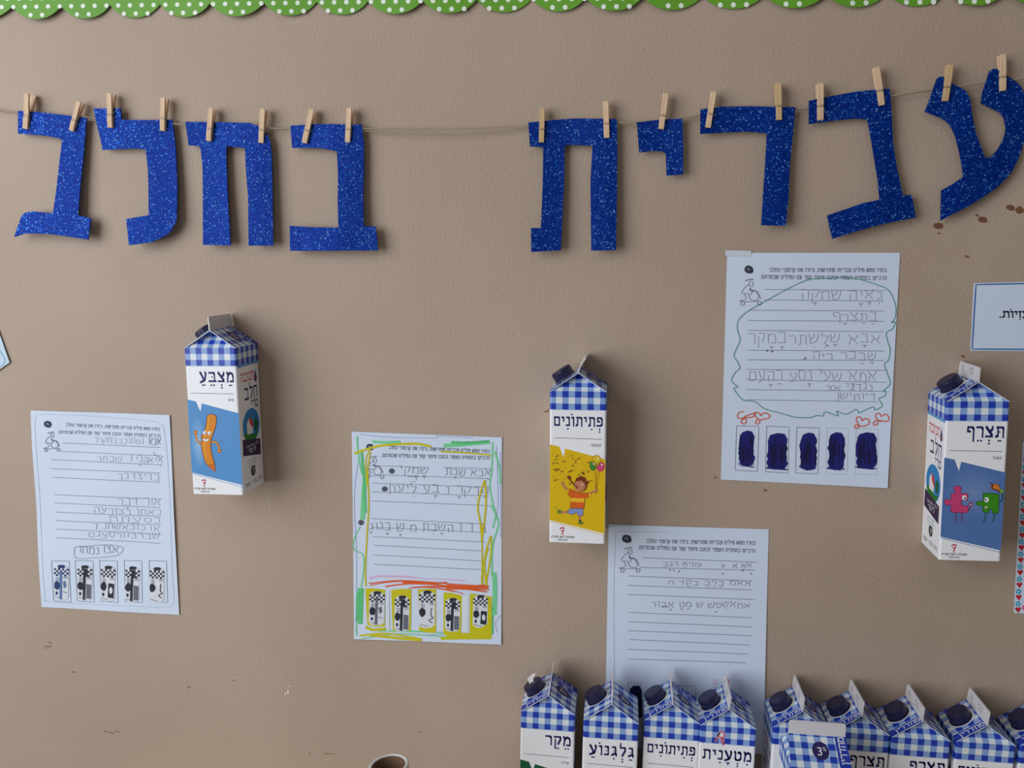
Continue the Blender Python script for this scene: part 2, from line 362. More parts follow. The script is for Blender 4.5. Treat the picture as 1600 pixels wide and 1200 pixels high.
# ------------------------------------------------------------------ blue glitter letters
def crop(pts, ox, oy, s): return [(ox+x/s, oy+y/s) for x, y in pts]
LET = [
 ('bet', crop([(112,212),(180,215),(350,232),(540,257),(527,420),(518,530),(505,640),(487,865),(567,885),(550,1018),(440,1000),(330,985),(230,978),(160,978),(88,1000),(108,940),(130,880),(143,860),(160,848),(200,840),(330,852),(352,700),(372,520),(388,395),(360,382),(270,366),(112,355)], 0, 120, 4),
  'blue glitter foam letter hanging leftmost, its pointed lower left corner curled', .5),
 ('lamed', crop([(585,197),(752,197),(758,268),(920,270),(1075,268),(1090,380),(1100,500),(1108,700),(1103,900),(1070,960),(1045,985),(1010,1005),(940,1035),(805,1052),(797,970),(787,890),(860,876),(928,865),(928,760),(925,600),(918,520),(910,455),(850,447),(640,457),(625,380),(600,280)], 0, 120, 4),
  'blue glitter foam letter second from the left, with a raised square at its top left', .5),
 ('het', crop([(38,280),(220,283),(440,288),(500,310),(550,360),(570,410),(578,500),(582,700),(587,1055),(433,1055),(430,750),(422,650),(415,560),(410,445),(295,432),(293,500),(297,600),(300,700),(320,1053),(148,1050),(147,700),(145,560),(133,445),(120,432),(58,428)], 280, 120, 4),
  'two legged blue glitter foam letter third from the left, with a rounded right shoulder', .3),
 ('bet', crop([(695,305),(870,295),(1140,298),(1155,420),(1154,560),(1150,700),(1152,935),(1228,935),(1242,1085),(1100,1085),(900,1087),(692,1087),(690,930),(820,940),(995,942),(990,800),(992,600),(988,520),(985,465),(950,458),(880,445),(705,443)], 280, 120, 4),
  'blue glitter foam letter just left of the wide gap in the line, wide flat foot', .35),
 ('tav', crop([(102,325),(220,315),(300,306),(400,300),(655,303),(658,500),(657,650),(655,800),(650,1123),(495,1127),(492,900),(490,700),(497,570),(503,470),(340,465),(328,480),(327,590),(325,700),(318,850),(305,1123),(120,1135),(118,985),(180,985),(185,870),(190,760),(193,620),(195,480),(112,475)], 800, 110, 4),
  'two legged blue glitter foam letter just right of the wide gap', .3),
 ('yod', crop([(780,325),(900,310),(1065,300),(1070,480),(1070,650),(965,657),(962,530),(955,515),(940,505),(880,503),(795,513)], 800, 110, 4),
  'smallest blue glitter foam letter, a short hook held by one clothespin', .3),
 ('resh', crop([(130,340),(250,325),(400,322),(685,328),(672,480),(663,570),(655,650),(645,870),(630,1022),(485,1020),(495,850),(505,700),(512,590),(518,480),(400,470),(260,477),(128,485)], 1060, 80, 3.75),
  'blue glitter foam letter with a top bar and one leg, right of the short hook', .35),
 ('bet', crop([(765,290),(900,262),(1050,235),(1238,218),(1250,360),(1258,540),(1280,680),(1315,843),(1368,843),(1392,975),(1280,995),(1150,1025),(1020,1062),(903,1100),(885,1030),(872,962),(980,925),(1080,890),(1180,870),(1170,760),(1150,640),(1130,520),(1107,400),(1040,393),(900,408),(766,427)], 1060, 80, 3.75),
  'slanted blue glitter foam letter above the right sheet, its foot tilted down to the left', .3),
 ('ayin', crop([(240,235),(255,225),(275,223),(310,245),(340,270),(400,300),(420,322),(435,350),(445,430),(457,500),(470,560),(485,600),(500,640),(525,705),(560,690),(590,660),(610,630),(630,590),(640,560),(645,530),(640,500),(635,470),(620,445),(605,432),(580,420),(500,380),(502,340),(510,310),(530,250),(550,190),(570,178),(590,178),(620,200),(660,225),(700,250),(725,275),(745,305),(760,370),(765,450),(762,530),(750,600),(735,660),(710,720),(680,780),(640,830),(590,875),(540,910),(480,950),(420,985),(262,1067),(263,980),(265,890),(330,855),(395,810),(385,740),(375,680),(362,630),(350,580),(330,535),(310,500),(285,480),(250,460),(210,445),(170,430),(185,390),(200,350),(220,290)], 1400, 60, 3.75),
  'curved fork shaped blue glitter foam letter at the far right edge', .25)]
LG = 'blue glitter letters on the line'
def letter_depth(o, x, y):      # pixel -> cm from wall
    return 1.15+o*((max(0, y-200)/180)**1.6)*1.6+.12*math.sin(x*.045+o*9)
for nm, pts, lab, curl in LET:
    cx = sum(p[0] for p in pts)/len(pts); top = min(p[1] for p in pts)
    org = at(cx, top, 1.1)
    bm = bmesh.new()
    bv = [bm.verts.new((x, y, 0)) for x, y in pts]
    for tri in tessellate_polygon([[Vector((x, y, 0)) for x, y in pts]]): bm.faces.new([bv[q] for q in tri])
    x0, x1 = min(p[0] for p in pts), max(p[0] for p in pts); y0, y1 = min(p[1] for p in pts), max(p[1] for p in pts)
    for k in range(1, 14):
        yy = y0+(y1-y0)*k/14
        bmesh.ops.bisect_plane(bm, geom=bm.verts[:]+bm.edges[:]+bm.faces[:], plane_co=(0, yy, 0), plane_no=(0, 1, 0))
    for k in range(1, 8):
        xx = x0+(x1-x0)*k/8
        bmesh.ops.bisect_plane(bm, geom=bm.verts[:]+bm.edges[:]+bm.faces[:], plane_co=(xx, 0, 0), plane_no=(1, 0, 0))
    for v_ in bm.verts: v_.co = (at(v_.co.x, v_.co.y, letter_depth(curl, v_.co.x, v_.co.y))-org)*.01
    bmesh.ops.recalc_face_normals(bm, faces=bm.faces[:])
    me = bpy.data.meshes.new('foam_letter'); 
    if sum(fc.normal.y*fc.calc_area() for fc in bm.faces) > 0: bmesh.ops.reverse_faces(bm, faces=bm.faces[:])
    bm.to_mesh(me); bm.free(); me.materials.append(m_glit)
    o = bpy.data.objects.new('foam_letter', me); C.objects.link(o); o.location = org*.01
    s_ = o.modifiers.new('solid', 'SOLIDIFY'); s_.thickness = .0022; s_.offset = -1
    tag(o, lab, 'letter', LG)

# ------------------------------------------------------------------ clothespins
def pin_arm(name, sgn, m, parent, w=.82, open_=.12):
    # side profile in (y, z): jaws at the bottom z=-2.0, handle tip z=+3.0; sgn -1 = towards the viewer
    prof = [(0.06, -2.05), (.30, -2.05), (.40, -1.0), (.44, -.35), (.36, -.28), (.36, -.02), (.44, .05), (.42+open_*2, 1.6), (.30+open_*4.2, 3.0), (.02+open_*4.2, 3.02), (.02+open_, .6), (.05, .1), (.02, -.9)]
    V = [(sx*w/2, sgn*y, z) for sx in (-1, 1) for y, z in prof]; n = len(prof)
    Fc = [tuple(range(n)), tuple(range(2*n-1, n-1, -1))]+[(i, n+i, n+(i+1) % n, (i+1) % n) for i in range(n)]
    o = mesh_obj(name, V, Fc, m, None, parent)
    b = o.modifiers.new('bevel', 'BEVEL'); b.width = .0004; b.segments = 1
    return o
PINS = [((42,146),(37,201),'left end of the leftmost footed letter', .28), ((121,158),(109,204),'right end of the leftmost footed letter', .1),
 ((169,145),(170,199),'raised square of the second letter from the left', .1), ((253,152),(252,204),'right corner of the second letter from the left', .1),
 ((328,168),(324,220),'left part of the third, two legged letter from the left', .1), ((409,169),(406.5,223),'rounded shoulder of the third, two legged letter from the left', .07),
 ((486,170),(474,223),'left end of the footed letter just before the wide gap', .12), ((545,168),(542,222),'right end of the footed letter just before the wide gap', .1),
 ((847,168),(845.5,222),'left end of the two legged letter right of the wide gap', .06), ((946.5,157),(948,215),'right end of the two legged letter right of the wide gap', .05),
 ((1041,145),(1033,201),'smallest hook shaped letter', .05), ((1116,142),(1106.5,199),'left end of the one legged letter beside the hook', .05),
 ((1217,129),(1218,187),'right corner of the one legged letter beside the hook', .12), ((1283,129),(1283,187),'left end of the slanted footed letter', .12),
 ((1371,104),(1379,164),'right corner of the slanted footed letter', .06), ((1487,100),(1478.5,157),'left prong of the fork shaped letter at the right edge', .06),
 ((1569,84),(1569,141),'right prong of the fork shaped letter at the right edge', .1)]
for i, (t, b, where, op) in enumerate(PINS):
    pb = at(*b, 1.75); ptp = at(*t, 1.95)
    ang = math.atan2(ptp.x-pb.x, ptp.z-pb.z); L = math.hypot(ptp.x-pb.x, ptp.z-pb.z); s_ = L/5.05
    mid = pb+(ptp-pb)*(2.05/5.05); mid.y = -1.25
    o = empty('clothespin', mid); o.rotation_euler = (0, ang, random.uniform(-.04, .04)); o.scale = (s_, .95, s_)
    m = m_wood2 if i in (12, 8, 15) else m_wood
    pin_arm('front_arm', -1, m, o, .8, op*.55); pin_arm('back_arm', 1, m, o, .8, min(.17, op))
    sp_ = [Vector((-.42+.84*k/40, .17*math.sin(k*.95), -.15+.17*math.cos(k*.95))) for k in range(41)]
    a1 = [Vector((-.42, 0, -.15)), Vector((-.46, -.3, -.2)), Vector((-.44, -.43, -.16)), Vector((0, -.42, -.15)), Vector((.44, -.43, -.16)), Vector((.46, -.3, -.2)), Vector((.42, 0, -.15))]
    a2 = [Vector((p.x, -p.y, p.z)) for p in a1]
    V, Fc = [], []
    for pth in (sp_, a1, a2):
        v2, f2 = tube(pth, .045, 5); b0 = len(V); V += v2; Fc += [tuple(q+b0 for q in ff) for ff in f2]
    mesh_obj('spring', V, Fc, m_steel, None, o, (0, 0, 0), True)
    tag(o, 'wooden clothespin gripping the '+where, 'clothespin', 'clothespins on the line')

# ------------------------------------------------------------------ milk cartons
W, H, RZ = 7.05, 19.56, 2.35       # width, shoulder height, roof rise
h = W/2; CELL = .7833
NAVY, RED, SKY = ink((38, 34, 104), .45), ink((205, 62, 58), .45), ink((96, 160, 212), .45)
BLK, STRIP, PURP = ink((48, 44, 52), .5), ink((32, 60, 172), .4), ink((48, 36, 92), .4)
WHT = ink((232, 235, 240), .4)
def front_map(x, y, l): return Vector((x-h, -h-.008*l, y))
def right_map(x, y, l): return Vector((h+.008*l, x-h, y))
def left_map(x, y, l): return Vector((-h-.008*l, h-x, y))
RIDGE_Y = 3.32
def panel_map(side):     # s: 0 at eave .. 1 at ridge, y along the ridge; prints sit just over the roof panel
    nrm = Vector((side*RZ, 0, h)).normalized()
    def f(s, y, l):
        yy = y*(1-.055*s); return Vector((side*h*(1-s), yy, H+RZ*s))+nrm*(.012*l)
    return f
SL = math.hypot(h, RZ)
def carton(lab, group=None, title=None, small='', panel=None, art=None, lean=0, bend=.1, strips=True, two_tone=True, scrap=False, crayon=False):
    root = empty('milk_carton', (0, 0, 0)); tag(root, lab, 'carton', group)
    GB = H-3*CELL
    # body: white lower walls and gingham band, rounded vertical edges
    c = .22; ring = [(-h+c, -h), (h-c, -h), (h-c*.3, -h+c*.3), (h, -h+c), (h, h-c), (h-c*.3, h-c*.3), (h-c, h), (-h+c, h), (-h+c*.3, h-c*.3), (-h, h-c), (-h, -h+c), (-h+c*.3, -h+c*.3)]
    c2 = .05; ring2 = [(x*(h-c2*0)/h, y) for x, y in ring]
    V = [(x, y, z) for z in (0.0, GB, H) for x, y in ring2]; n = 12; Fc = []; fm = []; uv = []
    def ucoord(x, y):     # unrolled distance round the walls, starting at front left
        if y <= -h+.001 or (y < 0 and abs(x) < h-.02 and y < -h+c*.5): return x+h
        if x >= h-c*.5: return W+(y+h)
        if y >= h-c*.5: return 2*W+(h-x)
        return 3*W+(h-y)
    for k in range(2):
        for i in range(n):
            j = (i+1) % n; Fc.append((k*n+i, k*n+j, (k+1)*n+j, (k+1)*n+i)); fm.append(k)
            (x0, y0), (x1, y1) = ring[i], ring[j]
            side = 0 if (y0+y1)/2 < -h+.12 else 1 if (x0+x1)/2 > h-.12 else 2 if (y0+y1)/2 > h-.12 else 3
            U = [lambda x, y: x+h, lambda x, y: y+h, lambda x, y: h-x, lambda x, y: h-y][side]
            z0, z1 = ((0, GB), (GB, H))[k]; u0, u1 = U(x0, y0)+.001, U(x1, y1)-.001
            uv.append([(u0, z0-GB), (u1, z0-GB), (u1, z1-GB-.001), (u0, z1-GB-.001)])
    Fc.append(tuple(range(n-1, -1, -1))); fm.append(0); uv.append([(0, 0)]*n)
    mesh_obj('body', V, Fc, [m_card, m_ging], fm, root, uv=uv)
    # roof panels: thin folded board
    for side in (-1, 1):
        pm = panel_map(side); V = []; uv = []; Fc = []; N = 6
        for a in (0, 1):
            for i in range(N+1):
                for y in (-h, h):
                    p = pm(i/N, y, 0); V.append(p-Vector((side*RZ, 0, h)).normalized()*(.08*a))
        for i in range(N):
            q = (2*i, 2*i+1, 2*i+3, 2*i+2); q = q if side < 0 else q[::-1]
            Fc.append(q); uv.append([((V[k].y+h), 3*CELL+SL*(k//2)/N) for k in q])
        t = 2*(N+1)
        for i in range(N):
            for k in (0, 1):
                Fc.append((2*i+k, 2*i+2+k, 2*i+2+k+t, 2*i+k+t)); uv.append([(.9, .9)]*4)
            Fc.append((2*i+t, 2*i+2+t, 2*i+3+t, 2*i+1+t)); uv.append([(.9, .9)]*4)
        mesh_obj('roof_panel', V, Fc, m_ging, None, root, uv=uv, smooth=False)
    # folded-in gussets front and back
    for sy in (-1, 1):
        A, B = Vector((-h+.05, sy*(h-.02), H)), Vector((h-.05, sy*(h-.02), H)); I = Vector((0, sy*1.35, H+RZ-.25)); R_ = Vector((0, sy*(RIDGE_Y-.02), H+RZ-.05))
        Fc = [(0, 1, 2), (0, 2, 3), (1, 3, 2)]
        uv = [[(0, 3*CELL), (W, 3*CELL), (h, 3*CELL+3.6)], [(0, 3*CELL), (h, 3*CELL+3.6), (.2, 6)], [(W, 3*CELL), (.2, 6), (h, 3*CELL+3.6)]]
        mesh_obj('gusset', [A, B, I, R_], Fc, m_ging, None, root, uv=uv)
    # sealed fin along the ridge
    FH = 1.75; V = []; Fc = []; nz = 7
    for k in range(nz+1):
        t = k/nz; yh = RIDGE_Y-(.0 if t < .8 else .22*((t-.8)/.2)**2); xx = lean*t+bend*t*t
        for x, y in ((-.09, -yh), (.09, -yh), (.09, yh), (-.09, yh)): V.append((xx+x, y, H+RZ-.06+FH*t))
    for k in range(nz):
        for i in range(4): Fc.append((4*k+i, 4*k+(i+1) % 4, 4*k+4+(i+1) % 4, 4*k+4+i))
    Fc += [(3, 2, 1, 0), tuple(4*nz+i for i in range(4))]
    fin = mesh_obj('top_seam', V, Fc, m_fin, None, root)
    fmap = lambda x, y, l: Vector((lean*(y/FH)+bend*(y/FH)**2-.09-.01*l, 3.3-x, H+RZ-.06+y))
    P = Print(fmap); g = ink((120, 120, 132))
    P.text('12', (1.7, .75), (1, 0), .9, g, 1, rtl=False); 
    for q in range(2): P.text('34521 87'[q:], (4.9, 1.15-.45*q), (1, 0), .38, g, 1, rtl=False)
    P.build('printed_date', fin)
    # screw cap on the left panel
    nrm = Vector((-RZ, 0, h)).normalized(); tx = Vector((h, 0, RZ)).normalized(); ty = Vector((0, 1, 0))
    c0 = Vector((-h*.52, .1, H+RZ*.48+.1)); V = []; Fc = []; n = 48
    prof = [(1.5, .0), (1.5, .12), (1.36, .16), (1.38, .98), (1.33, 1.16), (1.18, 1.25), (.0, 1.28)]
    for r_, z in prof:
        for k in range(n):
            rr = r_-(.03 if (k % 2 and .15 < z < 1.1) else 0); a = 2*math.pi*k/n
            V.append(c0+nrm*z+tx*(rr*math.cos(a))+ty*(rr*math.sin(a)))
    for q in range(len(prof)-1):
        for k in range(n): Fc.append((q*n+k, q*n+(k+1) % n, (q+1)*n+(k+1) % n, (q+1)*n+k))
    cap = mesh_obj('screw_cap', V, Fc, m_cap, None, root)
    P = Print(lambda x, y, l: c0+nrm*.02+tx*x+ty*y)
    P.blob(0, 0, 1.72, 1.72, WHT, 1, 28); P.build('cap_collar', root)
    if scrap:
        V = [c0+nrm*z+tx*x+ty*y for x, y, z in [(-.3, -.5, 1.25), (.3, -.3, 1.25), (.35, .6, 1.45), (.9, 1.0, 1.7), (.2, 1.3, 1.75), (-.6, 1.0, 1.6), (-.4, .2, 1.3)]]
        mesh_obj('paper_scrap', V, [tuple(range(7))], m_fin, None, cap)
    # roof prints
    P = Print(panel_map(-1))
    if strips:
        for i in range(6): P.rect(i/6, -h, (i+1)/6, -h+1.35, STRIP, 1)
        Q = Print(lambda x, y, l: panel_map(-1)(x/SL, y-h, l)); Q.strokes('מהדרין', (SL-.2, .3), 3.3, .72, WHT, 3, pen=(.16, .2)); Q.build('printed_word', root)
    if strips: P.build('printed_strip', root)
    P = Print(panel_map(1))
    if strips:
        for i in range(6): P.rect(i/6, h-1.35, (i+1)/6, h, STRIP, 1)
        Q = Print(lambda x, y, l: panel_map(1)(x/SL, h-y, l)); Q.strokes('מהדרין', (SL-.2, .3), 3.3, .72, WHT, 3, pen=(.16, .2)); Q.build('printed_word', root)
    P.blob(.52, 0.2, .27, 1.0, PURP, 1, 24)
    # '3%' reads upright when the ridge is up: text right = +y, up = +s
    P.text('3', (.38, .35), (0, 1), 1.5, WHT, 2, up=(1/SL, 0), rtl=False)
    P.text('%', (.52, .9), (0, 1), .7, WHT, 2, up=(1/SL, 0), rtl=False)
    P.build('printed_strip', root)
    # front print
    P = Print(front_map)
    P.rect(0.22, GB-.06, W-.22, GB+.02, ink((196, 214, 236), .4), 1)
    if title:
        tw = title[1]; P.strokes(title[0], (6.55, title[2]), tw, title[3], NAVY, 2, pen=(.15, .21), gap=.30)
    ly = 13.55
    P.ribbon([(.55, ly+.06), (6.5, ly)], .06, ink((70, 70, 92)), 2)
    if small: P.text(small, (6.45, ly-.95), (1, 0), .5, ink((96, 96, 110)), 2)
    if panel:
        m = panel
        P.poly([(.03, 2.9), (.03, 12.75), (1.2, 12.5), (1.75, 11.1), (1.97, 12.25), (W-.03, 11.0), (W-.03, 1.35)], m, 1)
        P.ribbon([(.1, 2.75), (W-.05, 1.1)], .07, m, 1)
    # small institute logo and lines
    lg = ink((196, 60, 78)); P.curve([(1.35, 1.75), (1.6, 1.95), (1.95, 1.85)], .16, lg, 2); P.curve([(1.5, 1.5), (1.75, 1.6), (1.82, 1.75), (1.7, 1.3), (1.62, 1.0)], .13, lg, 2)
    P.text('האקדמיה ללשון העברית', (3.2, .62), (1, 0), .38, BLK, 2, width=2.95); P.text('מבית תנובה', (2.3, .25), (1, 0), .33, BLK, 2, width=1.2)
    if art: art(P)
    if crayon:
        m = ink((226, 110, 130)); P.curve([(2.0, 17.4), (2.6, 18.9), (3.1, 18.4), (2.7, 17.7), (3.2, 17.2)], .2, m, 3); P.curve([(2.55, 18.7), (2.3, 18.3), (2.9, 18.0), (3.05, 17.3), (2.9, 17.0)], .16, m, 3)
    P.build('front_print', root)
    # side prints, both sides alike
    HL = homography([(165, 238), (262, 298), (220, 1118), (130, 1018)], W, H)
    for fm_ in (left_map, right_map):
        P = Print(lambda x, y, l: fm_(*HL(x, y), l))
        Q = Print(fm_)
        Q.rect(.2, GB-.32, W-.2, GB, SKY, 1)
        Q.text('תנובה', (5.1, 14.9), (1, 0), 1.75, RED, 1, width=4.0)
        Q.blob(5.75, 14.9, .42, .5, NAVY, 1, 12); Q.poly([(5.4, 15.1), (5.75, 16.2), (6.1, 15.1)], NAVY, 1); Q.blob(5.85, 14.95, .18, .22, RED, 2, 8)
        Q.text('חלב', (6.0, 12.4), (1, 0), 2.5, NAVY, 1, width=4.0)
        Q.text('טרי', (6.1, 11.0), (1, 0), 1.7, NAVY, 1, width=2.2)
        Q.blob(3.6, 8.7, 2.7, 2.35, ink((46, 132, 196)), 1, 30)
        Q.poly([(1.2, 7.8), (2.3, 8.1), (4.4, 7.3), (5.6, 7.7), (5.2, 6.9), (4.2, 6.4), (2.9, 6.4), (1.6, 7.0)], ink((40, 122, 40)), 2)
        Q.poly([(2.2, 7.7), (2.2, 9.2), (3.1, 9.9), (4.0, 9.2), (4.0, 7.6)], WHT, 3); Q.poly([(2.9, 10.0), (4.1, 9.3), (4.2, 8.2), (3.1, 9.0)], ink((206, 66, 52)), 4)
        Q.blob(5.1, 8.6, .6, .85, ink((24, 96, 44)), 3, 12)
        Q.poly([(.6, 5.1), (.7, 7.3), (6.2, 6.4), (6.2, 4.2)], ink((56, 36, 72)), 4)
        Q.text('חלב מפוסטר', (5.6, 5.9), (1, 0), .5, WHT, 5, width=4); Q.text('1 ליטר', (4.6, 5.1), (1, 0), .9, WHT, 5, width=2.3)
        for q in range(3): Q.text('מועשר בסידן'[q:], (4.8-.2*q, 3.9-.5*q), (1, 0), .45, ink((130, 180, 196)), 1, width=3-.5*q)
        Q.blob(3.5, 2.2+.3, .75, .72, BLK, 1, 20); Q.text('3', (3.7, 2.15), (1, 0), 1.0, WHT, 2, rtl=False); Q.text('%', (4.1, 2.5), (1, 0), .5, WHT, 2, rtl=False)
        Q.text('חלב פרה 3% שומן', (6.1, .75), (1, 0), .7, BLK, 1, width=5.2)
        Q.build('side_print', root)
    return root
YEL, BLU, PBL, GRN = ink((226, 186, 14), .45), ink((84, 146, 206), .45), ink((84, 118, 178), .45), ink((18, 92, 58), .45)
OUT = ink((120, 52, 22))
F1 = homography([(98, 267), (390, 270), (438, 1105), (146, 1097)], W, H)
F2 = homography([(145, 262), (462, 262), (452, 1127), (140, 1112)], W, H)
F3 = homography([(262, 298), (592, 292), (540, 1122), (220, 1118)], W, H)
def outlined(P, pts, m, wl, layer, mo=OUT):
    P.poly(pts, m, layer); P.ribbon(pts+[pts[0]], wl, mo, layer+1)
def halo(P, x, y, rx, ry, c0, c1, n=6):
    for k in range(n):
        t = (k+1)/n; q = 1-k/n; P.blob(x, y, rx*q, ry*q, ink(tuple(int(a+(b-a)*t) for a, b in zip(c0, c1)), .45), 2+k*.12, 26)
def art_pencil(P):
    T = lambda q: [F1(*p) for p in q]; og = ink((222, 134, 18), .45)
    halo(P, *F1(178, 800), 1.05, 3.4, (84, 146, 206), (150, 188, 228))
    P.curve(T([(205,810),(185,805),(172,790),(165,765),(160,745)]), .28, OUT, 3); P.curve(T([(205,810),(185,805),(172,790),(165,765),(160,745)]), .2, ink((226,150,50)), 4)
    P.curve(T([(245,800),(275,798),(292,815),(302,850)]), .3, OUT, 3); P.curve(T([(245,800),(275,798),(292,815),(302,850)]), .21, ink((226,150,50)), 4)
    P.blob(*F1(162, 743), .26, .32, OUT, 4); P.blob(*F1(162, 743), .2, .25, ink((226,150,50)), 5)
    P.blob(*F1(299, 850), .3, .26, OUT, 4); P.blob(*F1(299, 850), .24, .2, ink((226,150,50)), 5)
    body = T([(228,650),(240,641),(262,641),(278,647),(283,665),(280,700),(268,740),(255,775),(248,800),(252,850),(262,890),(272,925),(276,970),(255,955),(228,930),(212,900),(200,850),(193,800),(198,790),(196,765),(210,740),(222,710),(226,680)])
    outlined(P, body, og, .07, 5)
    P.poly(T([(228,930),(272,925),(276,970),(255,955)]), ink((214,110,40)), 6); P.ribbon(T([(226,928),(250,934),(272,922)]), .06, OUT, 7)
    P.curve(T([(238,655),(236,700),(218,760),(212,830),(222,890)]), .12, ink((244,176,60)), 6)
    for cx, cy in ((216, 746), (243, 748)): P.blob(*F1(cx, cy), .26, .27, WHT, 7); P.blob(*F1(cx+5, cy+3), .09, .1, BLK, 8)
    P.blob(*F1(203, 762), .22, .16, og, 7); P.ring(*F1(203, 762), .22, .16, .04, OUT, 8, 10, math.pi*.5, math.pi*1.6)
    P.poly(T([(200,775),(218,782),(240,778),(238,792),(220,796),(204,788)]), WHT, 7); P.ribbon(T([(200,775),(218,782),(240,778),(238,792),(220,796),(204,788),(200,775)]), .04, OUT, 8)
    for q in (([(300,790),(318,800)]), ([(150,790),(165,812)])): P.ribbon(T(q), .03, OUT, 3)
def art_party(P):
    T = lambda q: [F2(*p) for p in q]; sk = ink((196, 128, 92)); rnd = random.Random(3)
    for _ in range(170):
        x = rnd.uniform(152, 445); y = rnd.uniform(600, 800); lo_ = 585+(x-150)*.17
        if y < lo_+15 or (x > 355 and y < 730) or (x > 265 and y > 735) or abs(x-222) < 14 and y < 650: continue
        m = rnd.choice([ink((120,70,30)), ink((196,84,32)), ink((120,130,40)), ink((120,70,30))]); a = rnd.uniform(0, 3)
        if rnd.random() < .35:
            P.curve([F2(x, y), F2(x+6*math.cos(a), y+5), F2(x+9, y-3), F2(x+13*math.cos(a), y+6)], .09, m, 2, 3)
        else: P.ribbon([F2(x, y), F2(x+4*math.cos(a), y+4*math.sin(a))], .08, m, 2)
    for cx, cy, rx, ry, m in ((386,680,.42,.62,ink((60,140,40))), (405,652,.55,.7,ink((222,190,30))), (428,685,.5,.62,ink((214,70,120)))):
        u = F2(cx, cy); P.blob(*u, rx+.04, ry+.04, OUT, 3); P.blob(*u, rx, ry, m, 4); P.blob(u[0]+rx*.3, u[1]+ry*.4, .09, .16, WHT, 5, 8)
    for a in (398, 408, 422): P.ribbon(T([(a, 712), (402, 842)]), .035, OUT, 4)
    P.curve(T([(250,828),(232,808),(215,782)]), .3, sk, 5); P.blob(*F2(213, 778), .2, .22, sk, 6)
    P.curve(T([(355,838),(380,832),(403,820)]), .26, sk, 5); P.blob(*F2(404, 820), .22, .2, sk, 6)
    org_, yel2 = ink((222, 98, 22)), ink((244, 190, 40))
    outlined(P, T([(240,815),(258,812),(290,828),(325,835),(350,836),(372,834),(375,858),(340,862),(335,922),(258,920),(262,862),(236,832)]), org_, .05, 6)
    P.poly(T([(262,862),(338,866),(336,888),(260,884)]), yel2, 8); P.poly(T([(240,815),(250,814),(246,842),(236,832)]), yel2, 8); P.poly(T([(362,835),(372,834),(375,858),(364,860)]), yel2, 8)
    P.curve(T([(252,936),(225,944),(200,944)]), .28, sk, 4); P.curve(T([(310,950),(310,975),(310,1000)]), .28, sk, 4)
    outlined(P, T([(258,920),(330,924),(328,965),(300,962),(292,945),(270,958),(238,948)]), ink((132,150,204)), .05, 6)
    gn = ink((110, 130, 50)); P.blob(*F2(197, 940), .3, .28, gn, 5, 10); P.blob(*F2(316, 1005), .34, .24, gn, 5, 10); P.blob(*F2(312, 992), .14, .14, BLK, 6, 8)
    hd = F2(315, 790); P.blob(hd[0], hd[1], .85, .88, ink((122, 52, 24)), 7, 20); P.blob(hd[0]-.12, hd[1]-.12, .72, .72, sk, 8, 20)
    for dx, dy in ((-.3,.75),(.05,.95),(.4,.8),(.75,.35)): P.blob(hd[0]+dx, hd[1]+dy, .3, .26, ink((122, 52, 24)), 9, 10)
    P.curve([(hd[0]-.35, hd[1]-.3), (hd[0]-.75, hd[1]), (hd[0]-1.2, hd[1]+.45), (hd[0]-1.45, hd[1]+.95)], .16, OUT, 9); P.blob(hd[0]-1.45, hd[1]+.98, .25, .22, OUT, 10, 10)
    P.ribbon([(hd[0]+.05, hd[1]+.05), (hd[0]+.35, hd[1]+.12)], .1, WHT, 9); P.blob(hd[0]-.4, hd[1]-.35, .12, .09, ink((160,40,40)), 10, 8)
    P.poly([(hd[0]+.75, hd[1]+.3), (hd[0]+1.35, hd[1]+.62), (hd[0]+.9, hd[1]+.75)], ink((236,150,40)), 6); P.ribbon(T([(362,770),(385,762)]), .06, OUT, 7)
    P.curve(T([(165,915),(180,920),(172,928)]), .05, gn, 3)
